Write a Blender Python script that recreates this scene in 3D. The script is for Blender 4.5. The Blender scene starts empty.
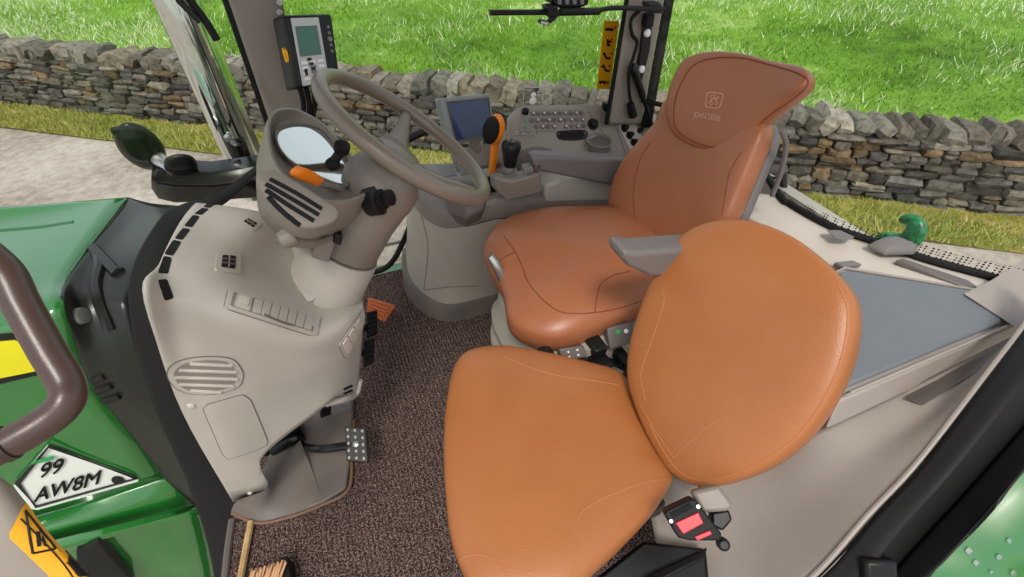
import bpy, bmesh, math, random
import numpy as np
from mathutils import Vector as V, Matrix
from mathutils.bvhtree import BVHTree
random.seed(7); rng = np.random.default_rng(7)
scene = bpy.context.scene
col = scene.collection
# ---------------------------------------------------------------- camera (tractor frame: +X rear, +Y right side, Z up from cab floor)
F = 495.0; PITCH = math.radians(42); AZ = math.radians(68); CAM = V((0, 0, 1.3))
h = V((math.cos(AZ), math.sin(AZ), 0)); rt = V((h.y, -h.x, 0))
fw = h * math.cos(PITCH) + V((0, 0, -math.sin(PITCH))); up = h * math.sin(PITCH) + V((0, 0, math.cos(PITCH)))
cd = bpy.data.cameras.new('camera'); cam = bpy.data.objects.new('camera', cd); col.objects.link(cam)
cd.sensor_width = 36; cd.lens = F / 1024 * 36; cd.clip_start = .02; cd.clip_end = 400
m = Matrix((rt, up, -fw)).transposed().to_4x4(); m.translation = CAM; cam.matrix_world = m
scene.camera = cam
YC = .95
def ray(x, y):
    return fw + rt * ((x - 512) / F) + up * ((288.5 - y) / F)
def at(x, y, Y=None, z=None, X=None, pl=None, d=None):
    r = ray(x, y)
    if Y is not None: t = Y / r.y
    elif X is not None: t = X / r.x
    elif z is not None: t = (z - CAM.z) / r.z
    elif pl is not None: t = (V(pl[0]) - CAM).dot(V(pl[1])) / r.dot(V(pl[1]))
    else: t = d
    return CAM + r * t
def hit(bv, x, y):
    r = ray(x, y).normalized()
    p, n, i, d = bv.ray_cast(CAM, r)
    if p is None:
        p, n, i, d = bv.find_nearest(CAM + r * hit.d)
    else: hit.d = d
    if n.dot(r) > 0: n = -n
    return p, n
hit.d = 1.0
# ---------------------------------------------------------------- materials
def lin(c):
    return tuple(((u / 255) / 12.92 if u / 255 <= .04045 else ((u / 255 + .055) / 1.055) ** 2.4) for u in c) + (1,)
def mat(name, rgb, rough=.5, metal=0, bump=0, bscale=200, var=0, vscale=20, spec=.5, coat=0, rgb2=None, trans=0, emit=0, detail=3):
    m = bpy.data.materials.new(name); m.use_nodes = True; nt = m.node_tree; b = nt.nodes['Principled BSDF']
    b.inputs['Base Color'].default_value = lin(rgb); b.inputs['Roughness'].default_value = rough
    b.inputs['Metallic'].default_value = metal; b.inputs['Specular IOR Level'].default_value = spec
    b.inputs['Coat Weight'].default_value = coat; b.inputs['Coat Roughness'].default_value = .05; b.inputs['Coat IOR'].default_value = 1.8
    L = nt.links.new
    tc = nt.nodes.new('ShaderNodeTexCoord')
    if rgb2 or var:
        n = nt.nodes.new('ShaderNodeTexNoise'); n.inputs['Scale'].default_value = vscale; n.inputs['Detail'].default_value = detail
        L(tc.outputs['Object'], n.inputs['Vector'])
        r = nt.nodes.new('ShaderNodeValToRGB'); r.color_ramp.elements[0].position = .35; r.color_ramp.elements[1].position = .65
        c2 = rgb2 or tuple(min(255, u * (1 - var)) for u in rgb)
        r.color_ramp.elements[0].color = lin(c2); r.color_ramp.elements[1].color = lin(rgb)
        L(n.outputs['Fac'], r.inputs['Fac']); L(r.outputs['Color'], b.inputs['Base Color'])
    if bump:
        n = nt.nodes.new('ShaderNodeTexNoise'); n.inputs['Scale'].default_value = bscale; n.inputs['Detail'].default_value = 4
        L(tc.outputs['Object'], n.inputs['Vector'])
        bp = nt.nodes.new('ShaderNodeBump'); bp.inputs['Strength'].default_value = bump; bp.inputs['Distance'].default_value = .002
        L(n.outputs['Fac'], bp.inputs['Height']); L(bp.outputs['Normal'], b.inputs['Normal'])
    if emit:
        b.inputs['Emission Color'].default_value = lin(rgb); b.inputs['Emission Strength'].default_value = emit
    return m
M = dict(
    leather=mat('brown_leather', (162, 100, 66), .34, bump=.25, bscale=350, rgb2=(155, 95, 62), vscale=6),
    leather2=mat('tan_leather', (168, 104, 58), .38, bump=.25, bscale=350, rgb2=(161, 98, 53), vscale=6),
    stitch=mat('seam_thread', (120, 62, 36), .7), stitch2=mat('tan_piping', (176, 112, 68), .6),
    beige=mat('beige_plastic', (180, 175, 165), .45, bump=.15, bscale=600, rgb2=(175, 170, 160), vscale=8),
    beige2=mat('light_beige_plastic', (196, 188, 176), .55, bump=.15, bscale=600),
    fender=mat('fender_trim_plastic', (160, 151, 143), .45, bump=.15, bscale=600, rgb2=(153, 144, 136), vscale=5),
    taupe=mat('taupe_plastic', (130, 122, 113), .45, bump=.15, bscale=600),
    dtaupe=mat('dark_taupe_plastic', (98, 90, 86), .45, bump=.12, bscale=600),
    ptaupe=mat('pillar_plastic', (142, 133, 122), .55, bump=.15, bscale=600),
    skirt=mat('kick_skirt_plastic', (112, 103, 95), .55, bump=.2, bscale=400, rgb2=(96, 90, 86), vscale=10),
    arm=mat('armrest_vinyl', (112, 107, 106), .5, bump=.2, bscale=400),
    wheelm=mat('wheel_rim_plastic', (116, 105, 94), .3, bump=.1, bscale=500),
    black=mat('black_plastic', (17, 17, 18), .4, spec=.35), gloss=mat('gloss_black', (14, 15, 15), .12), rubber=mat('black_rubber', (14, 14, 14), .6, spec=.3),
    bpaint=mat('black_painted_steel', (10, 11, 13), .3, spec=.4),
    void=mat('dark_opening', (8, 8, 8), .9),
    grey=mat('grey_plastic', (120, 120, 118), .5), lgrey=mat('pale_grey_plastic', (190, 192, 190), .4), silver=mat('silver_metal', (190, 190, 188), .3, metal=.9),
    chrome=mat('chrome', (215, 220, 218), .06, metal=1), lidm=mat('lid_matting', (108, 113, 118), .36, bump=.2, bscale=150, rgb2=(102, 107, 112), vscale=5),
    green=mat('green_paint', (14, 112, 34), .18, coat=.8), dgreen=mat('dark_green_paint', (24, 92, 38), .25, coat=.5),
    yellow=mat('yellow_decal', (236, 222, 22), .35), amber=mat('amber_sticker', (236, 168, 14), .4),
    orange=mat('orange_plastic', (232, 128, 22), .35), copper=mat('orange_pedal_rubber', (190, 100, 50), .6), red=mat('red_button', (196, 20, 44), .35),
    cbody=mat('console_plastic', (170, 162, 151), .45, bump=.15, bscale=600),
    white=mat('white_print', (235, 235, 232), .5), screen=mat('screen_sky_reflection', (36, 58, 98), .12), lcd=mat('lcd_green', (62, 112, 96), .25),  # screen blue is the reflected sky put into the colour
    wood=mat('bare_wood', (196, 164, 116), .7, rgb2=(170, 136, 90), vscale=40), bristle=mat('straw_bristle', (196, 150, 110), .8),
    greensw=mat('green_switch', (40, 160, 90), .4), bellow=mat('bellows_cloth', (160, 154, 140), .8),
)
# carpet
def carpet():
    m = mat('ribbed_carpet', (70, 56, 52), .95, spec=.1); nt = m.node_tree; L = nt.links.new; b = nt.nodes['Principled BSDF']
    tc = nt.nodes.new('ShaderNodeTexCoord')
    n = nt.nodes.new('ShaderNodeTexNoise'); n.inputs['Scale'].default_value = 260; n.inputs['Detail'].default_value = 3
    L(tc.outputs['Object'], n.inputs['Vector'])
    r = nt.nodes.new('ShaderNodeValToRGB'); e = r.color_ramp.elements
    e[0].position = .36; e[0].color = lin((30, 23, 22)); e[1].position = .68; e[1].color = lin((150, 127, 119))
    e2 = e.new(.5); e2.color = lin((76, 62, 58))
    L(n.outputs['Fac'], r.inputs['Fac']); L(r.outputs['Color'], b.inputs['Base Color'])
    w = nt.nodes.new('ShaderNodeTexWave'); w.inputs['Scale'].default_value = 26; w.inputs['Distortion'].default_value = 2.5; w.inputs['Detail'].default_value = 2; w.inputs['Detail Scale'].default_value = 6
    L(tc.outputs['Object'], w.inputs['Vector'])
    mx = nt.nodes.new('ShaderNodeMath'); mx.operation = 'ADD'; L(n.outputs['Fac'], mx.inputs[0]); L(w.outputs['Fac'], mx.inputs[1])
    bp = nt.nodes.new('ShaderNodeBump'); bp.inputs['Strength'].default_value = .8; bp.inputs['Distance'].default_value = .004
    L(mx.outputs[0], bp.inputs['Height']); L(bp.outputs['Normal'], b.inputs['Normal'])
    return m
M['carpet'] = carpet()
def glassmat(name, tint, clear):
    m = bpy.data.materials.new(name); m.use_nodes = True; nt = m.node_tree; nt.nodes.clear(); L = nt.links.new
    o = nt.nodes.new('ShaderNodeOutputMaterial'); t = nt.nodes.new('ShaderNodeBsdfTransparent'); t.inputs[0].default_value = tint
    g = nt.nodes.new('ShaderNodeBsdfGlossy'); g.inputs['Roughness'].default_value = .02
    f = nt.nodes.new('ShaderNodeLayerWeight'); f.inputs[0].default_value = .5
    q = nt.nodes.new('ShaderNodeMath'); q.operation = 'POWER'; q.inputs[1].default_value = 5; L(f.outputs['Facing'], q.inputs[0])
    k = nt.nodes.new('ShaderNodeMath'); k.operation = 'MULTIPLY_ADD'; k.inputs[1].default_value = .9 * clear; k.inputs[2].default_value = .045 * clear; L(q.outputs[0], k.inputs[0])
    x = nt.nodes.new('ShaderNodeMixShader'); L(k.outputs[0], x.inputs[0]); L(t.outputs[0], x.inputs[1]); L(g.outputs[0], x.inputs[2]); L(x.outputs[0], o.inputs[0])
    return m
M['glass'] = glassmat('window_glass', (.97, .99, .97, 1), .6)
M['windscreen'] = glassmat('windscreen_glass', (.93, .96, .93, 1), .3)
def stonemat():
    m = mat('drystone', (120, 112, 98), .9, spec=.2); nt = m.node_tree; L = nt.links.new; b = nt.nodes['Principled BSDF']
    a = nt.nodes.new('ShaderNodeAttribute'); a.attribute_name = 'stone_colour'
    tc = nt.nodes.new('ShaderNodeTexCoord'); n = nt.nodes.new('ShaderNodeTexNoise'); n.inputs['Scale'].default_value = 14; n.inputs['Detail'].default_value = 8; n.inputs['Roughness'].default_value = .7
    L(tc.outputs['Object'], n.inputs['Vector'])
    r = nt.nodes.new('ShaderNodeValToRGB'); e = r.color_ramp.elements; e[0].position = .3; e[0].color = (.28, .28, .28, 1); e[1].position = .7; e[1].color = (1.25, 1.25, 1.22, 1)
    L(n.outputs['Fac'], r.inputs['Fac'])
    x = nt.nodes.new('ShaderNodeMix'); x.data_type = 'RGBA'; x.blend_type = 'MULTIPLY'; x.inputs[0].default_value = 1
    L(a.outputs['Color'], x.inputs[6]); L(r.outputs['Color'], x.inputs[7]); L(x.outputs[2], b.inputs['Base Color'])
    bp = nt.nodes.new('ShaderNodeBump'); bp.inputs['Strength'].default_value = .9; bp.inputs['Distance'].default_value = .03
    L(n.outputs['Fac'], bp.inputs['Height']); L(bp.outputs['Normal'], b.inputs['Normal'])
    return m
M['stone'] = stonemat()
def groundmat(name, cols, scale, scale2, rough=.95, bump=.6, dist=.03):
    m = mat(name, cols[0], rough, spec=.15); nt = m.node_tree; L = nt.links.new; b = nt.nodes['Principled BSDF']
    tc = nt.nodes.new('ShaderNodeTexCoord')
    n = nt.nodes.new('ShaderNodeTexNoise'); n.inputs['Scale'].default_value = scale; n.inputs['Detail'].default_value = 10; n.inputs['Roughness'].default_value = .72
    n2 = nt.nodes.new('ShaderNodeTexNoise'); n2.inputs['Scale'].default_value = scale2; n2.inputs['Detail'].default_value = 4
    L(tc.outputs['Object'], n.inputs['Vector']); L(tc.outputs['Object'], n2.inputs['Vector'])
    a = nt.nodes.new('ShaderNodeMath'); a.operation = 'MULTIPLY_ADD'; a.inputs[1].default_value = .5
    s = nt.nodes.new('ShaderNodeMath'); s.operation = 'MULTIPLY'; s.inputs[1].default_value = .5; L(n2.outputs['Fac'], s.inputs[0])
    L(n.outputs['Fac'], a.inputs[0]); L(s.outputs[0], a.inputs[2])
    r = nt.nodes.new('ShaderNodeValToRGB'); e = r.color_ramp.elements
    k = len(cols); e[0].position = .36; e[0].color = lin(cols[0]); e[1].position = .64; e[1].color = lin(cols[-1])
    for i in range(1, k - 1):
        q = e.new(.36 + .28 * i / (k - 1)); q.color = lin(cols[i])
    L(a.outputs[0], r.inputs['Fac']); L(r.outputs['Color'], b.inputs['Base Color'])
    bp = nt.nodes.new('ShaderNodeBump'); bp.inputs['Strength'].default_value = bump; bp.inputs['Distance'].default_value = dist
    L(n.outputs['Fac'], bp.inputs['Height']); L(bp.outputs['Normal'], b.inputs['Normal'])
    return m
M['field'] = groundmat('mown_field', [(66, 98, 24), (96, 136, 40), (118, 158, 54), (168, 190, 118)], 2.2, .35, bump=1, dist=.08)
M['road'] = groundmat('gravel_track', [(120, 110, 100), (168, 158, 146), (196, 188, 178)], 9, .5, bump=.5, dist=.02)
M['verge'] = groundmat('verge_turf', [(84, 92, 30), (126, 122, 52), (176, 160, 96)], 5, .8, bump=.8, dist=.03)
def blademat():
    m = mat('grass_blades', (110, 170, 40), .6, spec=.3); nt = m.node_tree; b = nt.nodes['Principled BSDF']
    a = nt.nodes.new('ShaderNodeAttribute'); a.attribute_name = 'blade_colour'; nt.links.new(a.outputs['Color'], b.inputs['Base Color'])
    return m
M['blade'] = blademat()
# ---------------------------------------------------------------- object helpers
ORG = {}
def prop(o, label=None, cat=None, group=None, kind=None):
    if label: o['label'] = label
    if cat: o['category'] = cat
    if group: o['group'] = group
    if kind: o['kind'] = kind
    return o
def thing(name, loc, label, cat, group=None):
    o = bpy.data.objects.new(name, None); col.objects.link(o); o.location = loc; o.empty_display_size = .05
    ORG[o] = V(loc); return prop(o, label, cat, group)
def mk(name, geo, m, parent=None, smooth=35, bevel=0, seg=2, sub=0, solid=0, label=None):
    vs, fs = geo
    vs = [V(v) for v in vs]
    if parent is not None: org = ORG[parent]
    else:
        xs = [v.x for v in vs]; ys = [v.y for v in vs]; org = V(((min(xs) + max(xs)) / 2, (min(ys) + max(ys)) / 2, min(v.z for v in vs)))
    me = bpy.data.meshes.new(name); me.from_pydata([tuple(v - org) for v in vs], [], fs); me.update()
    bm = bmesh.new(); bm.from_mesh(me); bmesh.ops.remove_doubles(bm, verts=bm.verts, dist=1e-6); bmesh.ops.recalc_face_normals(bm, faces=bm.faces); bm.to_mesh(me); bm.free()
    o = bpy.data.objects.new(name, me); col.objects.link(o); me.materials.append(M[m] if isinstance(m, str) else m)
    if parent is not None: o.parent = parent
    else: o.location = org
    ORG[o] = org
    me.polygons.foreach_set('use_smooth', [True] * len(me.polygons))
    if smooth < 180: me.set_sharp_from_angle(angle=math.radians(smooth))
    if solid:
        s = o.modifiers.new('solid', 'SOLIDIFY'); s.thickness = abs(solid); s.offset = -1 if solid > 0 else 1
    if bevel:
        b = o.modifiers.new('bevel', 'BEVEL'); b.width = bevel; b.segments = seg; b.limit_method = 'ANGLE'; b.angle_limit = math.radians(35)
    if sub:
        s = o.modifiers.new('sub', 'SUBSURF'); s.levels = sub; s.render_levels = sub
    if label: o['label'] = label
    return o
def struct(name, geo, m, **k):
    o = mk(name, geo, m, **k); o['kind'] = 'structure'; return o
def join(*gs):
    vs, fs = [], []
    for g in gs:
        b = len(vs); vs += list(g[0]); fs += [tuple(i + b for i in f) for f in g[1]]
    return vs, fs
def bvh(g):
    return BVHTree.FromPolygons([V(v) for v in g[0]], [tuple(f) for f in g[1]])
def cr(pts, n=8, closed=False):
    pts = [V(p) for p in pts]; k = len(pts); out = []
    for i in range(k if closed else k - 1):
        if closed: a, b, c, d = pts[i - 1], pts[i], pts[(i + 1) % k], pts[(i + 2) % k]
        else:
            b, c = pts[i], pts[i + 1]; a = pts[i - 1] if i else b * 2 - c; d = pts[i + 2] if i + 2 < k else c * 2 - b
        for j in range(n):
            t = j / n
            out.append(.5 * ((2 * b) + (c - a) * t + (2 * a - 5 * b + 4 * c - d) * t * t + (3 * b - a - 3 * c + d) * t ** 3))
    if not closed: out.append(pts[-1])
    return out
def resample(pts, n, closed=False):
    pts = [V(p) for p in pts]
    if closed: pts = pts + [pts[0]]
    L = [0]
    for a, b in zip(pts, pts[1:]): L.append(L[-1] + (b - a).length)
    out = []; j = 0
    for i in range(n):
        s = L[-1] * i / (n if closed else n - 1)
        while j < len(L) - 2 and L[j + 1] < s: j += 1
        t = (s - L[j]) / max(1e-9, L[j + 1] - L[j]); out.append(pts[j].lerp(pts[j + 1], min(1, t)))
    return out
def tube(pts, r, n=10, flat=1.0, closed=False):
    pts = [V(p) for p in pts]; k = len(pts); vs, fs = [], []
    rs = r if isinstance(r, (list, tuple)) else [r] * k
    if len(rs) != k: rs = [rs[min(len(rs) - 1, int(i / (k - 1) * (len(rs) - 1)))] + (rs[min(len(rs) - 1, int(i / (k - 1) * (len(rs) - 1)) + 1)] - rs[min(len(rs) - 1, int(i / (k - 1) * (len(rs) - 1)))]) * ((i / (k - 1) * (len(rs) - 1)) % 1) for i in range(k)]
    t0 = (pts[1] - pts[0]).normalized(); a = V((0, 0, 1)) if abs(t0.z) < .9 else V((1, 0, 0)); u = (a - t0 * a.dot(t0)).normalized()
    for i in range(k):
        if closed: t = (pts[(i + 1) % k] - pts[i - 1]).normalized()
        else: t = (pts[min(k - 1, i + 1)] - pts[max(0, i - 1)]).normalized()
        u = (u - t * u.dot(t)).normalized(); w = t.cross(u)
        for j in range(n):
            q = 2 * math.pi * j / n; vs.append(pts[i] + (u * math.cos(q) + w * math.sin(q) * flat) * rs[i])
    for i in range(k if closed else k - 1):
        for j in range(n):
            a, b = i * n + j, i * n + (j + 1) % n; c = ((i + 1) % k) * n
            fs.append((a, b, c + (j + 1) % n, c + j))
    if not closed: fs.append(tuple(range(n - 1, -1, -1))); fs.append(tuple(range((k - 1) * n, k * n)))
    return vs, fs
def frame(n, ref=None):
    n = V(n).normalized(); a = V(ref) if ref is not None else (V((0, 0, 1)) if abs(n.z) < .9 else V((1, 0, 0)))
    u = (a - n * a.dot(n)).normalized(); return u, n.cross(u), n
def lathe(prof, c, axis, n=24, ref=None, sx=1, sy=1):
    u, w, a = frame(axis, ref); c = V(c); vs, fs = [], []
    for r, q in prof:
        for j in range(n):
            t = 2 * math.pi * j / n; vs.append(c + a * q + (u * math.cos(t) * sx + w * math.sin(t) * sy) * r)
    k = len(prof)
    for i in range(k - 1):
        for j in range(n): fs.append((i * n + j, i * n + (j + 1) % n, (i + 1) * n + (j + 1) % n, (i + 1) * n + j))
    fs.append(tuple(range(n - 1, -1, -1))); fs.append(tuple(range((k - 1) * n, k * n)))
    return vs, fs
def box(c, size, u=(1, 0, 0), v=(0, 1, 0)):
    c = V(c); u = V(u).normalized(); v = V(v); v = (v - u * v.dot(u)).normalized(); w = u.cross(v); x, y, z = [s / 2 for s in size]
    vs = [c + u * (x * i) + v * (y * j) + w * (z * k) for i in (-1, 1) for j in (-1, 1) for k in (-1, 1)]
    return vs, [(0, 1, 3, 2), (4, 6, 7, 5), (0, 4, 5, 1), (2, 3, 7, 6), (0, 2, 6, 4), (1, 5, 7, 3)]
def prism(poly, d):
    poly = [V(p) for p in poly]; d = V(d); k = len(poly)
    return poly + [p + d for p in poly], [tuple(range(k)), tuple(range(2 * k - 1, k - 1, -1))] + [(i, (i + 1) % k, k + (i + 1) % k, k + i) for i in range(k)]
def loft(rings, cap=True):
    n = len(rings[0]); vs = [V(p) for r in rings for p in r]; fs = []
    for i in range(len(rings) - 1):
        for j in range(n): fs.append((i * n + j, i * n + (j + 1) % n, (i + 1) * n + (j + 1) % n, (i + 1) * n + j))
    if cap: fs.append(tuple(range(n - 1, -1, -1))); fs.append(tuple(range((len(rings) - 1) * n, len(rings) * n)))
    return vs, fs
def patch(rows, s=6, s2=None):
    s2 = s if s2 is None else s2
    A = [cr(r, s2) for r in rows]; B = [cr(c, s) for c in zip(*A)]
    nc = len(B); nr = len(B[0]); vs = [B[c][r] for r in range(nr) for c in range(nc)]
    return vs, [(r * nc + c, r * nc + c + 1, (r + 1) * nc + c + 1, (r + 1) * nc + c) for r in range(nr - 1) for c in range(nc - 1)]
def pad(outline, n, top, bot, p=3.0, N=96, crown=0, deform=None, rings=14):
    """a cushion: closed outline in space, swelling top along n and bot against it"""
    o = resample(cr(outline, 8, True), N, True); c = sum(o, V()) / N; n = V(n).normalized(); vs, fs = [], []
    ts = [math.sin(i / rings * math.pi / 2) for i in range(rings + 1)]
    def ring(t, hh):
        for q in o:
            w = c + (q - c) * t + n * hh
            vs.append(deform(w) if deform else w)
    for t in ts: ring(max(t, 1e-3), top * max(0, 1 - t ** p) ** (1 / p) + crown * (1 - t * t))
    for t in reversed(ts[:-1]): ring(max(t, 1e-3), -bot * max(0, 1 - t ** p) ** (1 / p))
    k = len(vs) // N
    for i in range(k - 1):
        for j in range(N): fs.append((i * N + j, i * N + (j + 1) % N, (i + 1) * N + (j + 1) % N, (i + 1) * N + j))
    fs.append(tuple(range(N))); fs.append(tuple(range((k - 1) * N, k * N)))
    return vs, fs
def pxcr(pts, n=8, closed=False):
    return [(p.x, p.y) for p in cr([V((x, y, 0)) for x, y in pts], n, closed)]
def seam(bv, pts, r=.0018, n=8, off=0.0, closed=False, N=None):
    q = pxcr(pts, n, closed)
    P = [hit(bv, x, y) for x, y in q]
    return tube([p + nn * off for p, nn in P], r, 8, closed=closed)
def roundpoly(pts, r=.15):
    out = []; k = len(pts)
    for i in range(k):
        a, b, c = V(pts[i - 1] + (0,)), V(pts[i] + (0,)), V(pts[(i + 1) % k] + (0,))
        p, q = b.lerp(a, r), b.lerp(c, r)
        for t in (0, .25, .5, .75, 1):
            w = p * (1 - t) ** 2 + b * 2 * t * (1 - t) + q * t * t; out.append((w.x, w.y))
    return out
def plate(bv, pts, th=.002, off=0.0, r=.12, spl=False, rings=3, dens=40, flatn=False):
    """a thin shape lying on a surface, its outline given where the photo shows it"""
    q = pxcr(pts, 8, True) if spl else roundpoly(pts, r) if r else list(pts)
    q = [(p.x, p.y) for p in resample([V((x, y, 0)) for x, y in q], dens, True)] if r or spl else [(p.x, p.y) for p in resample([V((x, y, 0)) for x, y in q], dens, True)]
    cx = sum(x for x, y in q) / len(q); cy = sum(y for x, y in q) / len(q); N = len(q); vs, fs = [], []
    p0, n0 = hit(bv, cx, cy)
    for s in [i / rings for i in range(1, rings + 1)]:
        for x, y in q:
            p, nn = hit(bv, cx + (x - cx) * s, cy + (y - cy) * s)
            if flatn: nn = n0
            vs.append(p + nn * (off + th))
    base = len(vs)
    for x, y in q:
        p, nn = hit(bv, x, y); vs.append(p + (n0 if flatn else nn) * (off - .0015))
    vs.append(p0 + n0 * (off + th))
    for i in range(rings):
        for j in range(N): fs.append((i * N + j, (i + 1) * N + j, (i + 1) * N + (j + 1) % N, i * N + (j + 1) % N))
    for j in range(N): fs.append((len(vs) - 1, j, (j + 1) % N))
    return vs, fs
def lerp2(a, b, t): return (a[0] + (b[0] - a[0]) * t, a[1] + (b[1] - a[1]) * t)
def quadpt(q, u, v): return lerp2(lerp2(q[0], q[1], u), lerp2(q[3], q[2], u), v)
def subquad(q, u0, v0, u1, v1): return [quadpt(q, u0, v0), quadpt(q, u1, v0), quadpt(q, u1, v1), quadpt(q, u0, v1)]
def text_geo(s, o, u, v, size, th=.0006, align='CENTER', bold=0):
    """flat raised lettering with its baseline centre at o, running along u, upright along v"""
    c = bpy.data.curves.new('txt', 'FONT'); c.body = s; c.size = 1; c.offset = bold; c.align_x = align; c.align_y = 'CENTER'
    t = bpy.data.objects.new('txt', c); col.objects.link(t)
    bpy.context.view_layer.update(); me = bpy.data.meshes.new_from_object(t.evaluated_get(bpy.context.evaluated_depsgraph_get()))
    u, v = V(u), V(v); n = u.normalized().cross(v.normalized())
    vs = [V(o) + u * (p.co.x * size) + v * (p.co.y * size) + n * th for p in me.vertices]; fs = [tuple(f.vertices) for f in me.polygons]
    bpy.data.objects.remove(t); bpy.data.curves.remove(c); bpy.data.meshes.remove(me)
    return vs, fs
def snap(bv, g, off=.001):
    out = []
    for p in g[0]:
        q, n, i, d = bv.find_nearest(V(p))
        if n.dot(CAM - q) < 0: n = -n
        out.append(q + n * off)
    return out, g[1]
def flatquad(bv, q):  # frame of a surface patch seen at pixel quad q: origin, u, v
    a, b, c, d = [hit(bv, *p)[0] for p in q]
    return a, b, c, d
# ---------------------------------------------------------------- the place outside
GZ = -1.4
wa, wb = at(0, 105, z=GZ), at(1024, 221, z=GZ); we = (wb - wa).normalized(); wn = V((-we.y, we.x, 0))   # wn points away from the cab
WLEN = (wb - wa).length; WH = .66
def wpt(s, d, z): return wa + we * s + wn * d + V((0, 0, z))
def stone(c, su, sv, sw, u, v, w, j=.12):
    vs = []; idx = {}; fs = []
    for a in (-1, 0, 1):
        for b in (-1, 0, 1):
            for q in (-1, 0, 1):
                if a == b == q == 0: continue
                k = abs(a) + abs(b) + abs(q); f = {1: 1.0, 2: .94, 3: .84}[k]
                idx[(a, b, q)] = len(vs)
                vs.append(c + u * (su / 2 * (a * f + random.uniform(-j, j))) + v * (sv / 2 * (b * f + random.uniform(-j, j))) + w * (sw / 2 * (q * f + random.uniform(-j, j))))
    for ax in range(3):
        for sg in (-1, 1):
            for i in (-1, 0):
                for k in (-1, 0):
                    def g(p, r):
                        t = [0, 0, 0]; t[ax] = sg; t[(ax + 1) % 3] = p; t[(ax + 2) % 3] = r; return idx[tuple(t)]
                    f = (g(i, k), g(i + 1, k), g(i + 1, k + 1), g(i, k + 1)); fs.append(f if sg > 0 else f[::-1])
    return vs, fs
def stone_wall():
    geos, cols = [], []
    pal = [(128, 122, 110), (142, 136, 124), (114, 111, 104), (152, 144, 126), (104, 102, 98), (160, 153, 140), (154, 132, 102), (124, 121, 116)]
    z = -.02; row = 0; up_ = V((0, 0, 1))
    while z < WH - .02:
        hh = random.uniform(.055, .1) * (1.15 - .25 * z / WH); hh = min(hh, WH - z + .01); s = -3.5 + random.uniform(0, .2)
        while s < WLEN + 4:
            L = random.uniform(.1, .34)
            lay = [(z, hh)] if random.random() > .22 or hh < .075 else [(z, hh * .5), (z + hh * .5, hh * .5)]
            for (q, k) in lay:
                cc = wpt(s + L / 2, random.uniform(-.035, .03) + .12 + .08 * z, q + k / 2)
                u = (we + up_ * random.uniform(-.08, .08)).normalized(); geos.append(stone(cc, L * 1.0, .26, k * 1.02, u, wn, u.cross(wn) * (-1 if u.cross(wn).z < 0 else 1), .1))
                b = random.uniform(.7, 1.08); p = random.choice(pal); cols.append((lin([min(255, t * b * .93) for t in p]), len(geos[-1][0])))
            s += L + random.uniform(.0, .015)
        z += hh
    s = -3.5                                                              # coping stones set on edge, leaning
    while s < WLEN + 4:
        L = random.uniform(.09, .22); H = random.uniform(.12, .2); ti = random.uniform(-.1, .5)
        u = (we + up_ * ti * -.9).normalized(); w = u.cross(wn); w = w if w.z > 0 else -w
        geos.append(stone(wpt(s + L / 2, .24 + random.uniform(-.04, .04), WH + H * .36), L, random.uniform(.30, .42), H, u, wn, w, .15))
        b = random.uniform(.8, 1.1); p = random.choice([(146, 142, 130), (134, 130, 119), (158, 152, 138), (122, 116, 103), (140, 131, 113)]); cols.append((lin([min(255, t * b) for t in p]), len(geos[-1][0])))
        s += L * .97
    core = box(wpt(WLEN / 2, .34, WH / 2 - .05), (WLEN + 8, .34, WH), we, wn); geos.append(core); cols.append((lin((70, 64, 56)), 8))
    g = join(*geos); o = mk('boundary_stone_wall', g, 'stone', smooth=25)
    return o, cols
def colour_attr(o, cols, name):
    me = o.data; a = me.attributes.new(name, 'FLOAT_COLOR', 'POINT'); arr = []
    for c, n in cols: arr += list(c) * n
    if len(arr) == len(me.vertices) * 4: a.data.foreach_set('color', arr)
    else: print('colour attr mismatch', len(arr) / 4, len(me.vertices))
o, cols_ = stone_wall(); colour_attr(o, cols_, 'stone_colour'); o['kind'] = 'structure'
def strip(name, d0, d1, z0, z1, m, n=60, rise=None, s0=-40, s1=60, rough=0, k=2):
    rows = []
    for j in range(k + 1):
        d = d0 + (d1 - d0) * j / k
        rows.append([wpt(s0 + (s1 - s0) * i / n, d, (z0 + (z1 - z0) * j / k) + (random.uniform(-rough, rough))) for i in range(n + 1)])
    vs = [p for r in rows for p in r]; fs = [(r * (n + 1) + c, r * (n + 1) + c + 1, (r + 1) * (n + 1) + c + 1, (r + 1) * (n + 1) + c) for r in range(k) for c in range(n)]
    o = struct(name, (vs, fs), m, smooth=180); return o
strip('gravel_road', -40, -.5, 0, 0, 'road', n=10)
strip('grass_verge', -.6, .2, .015, .05, 'verge', n=240, rough=.012, k=5)
FB, FS = .42, .10
def fieldz(d): return FB + FS * d
strip('hill_field', .3, 70, fieldz(.3), fieldz(70), 'field', n=40, k=8)
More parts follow.
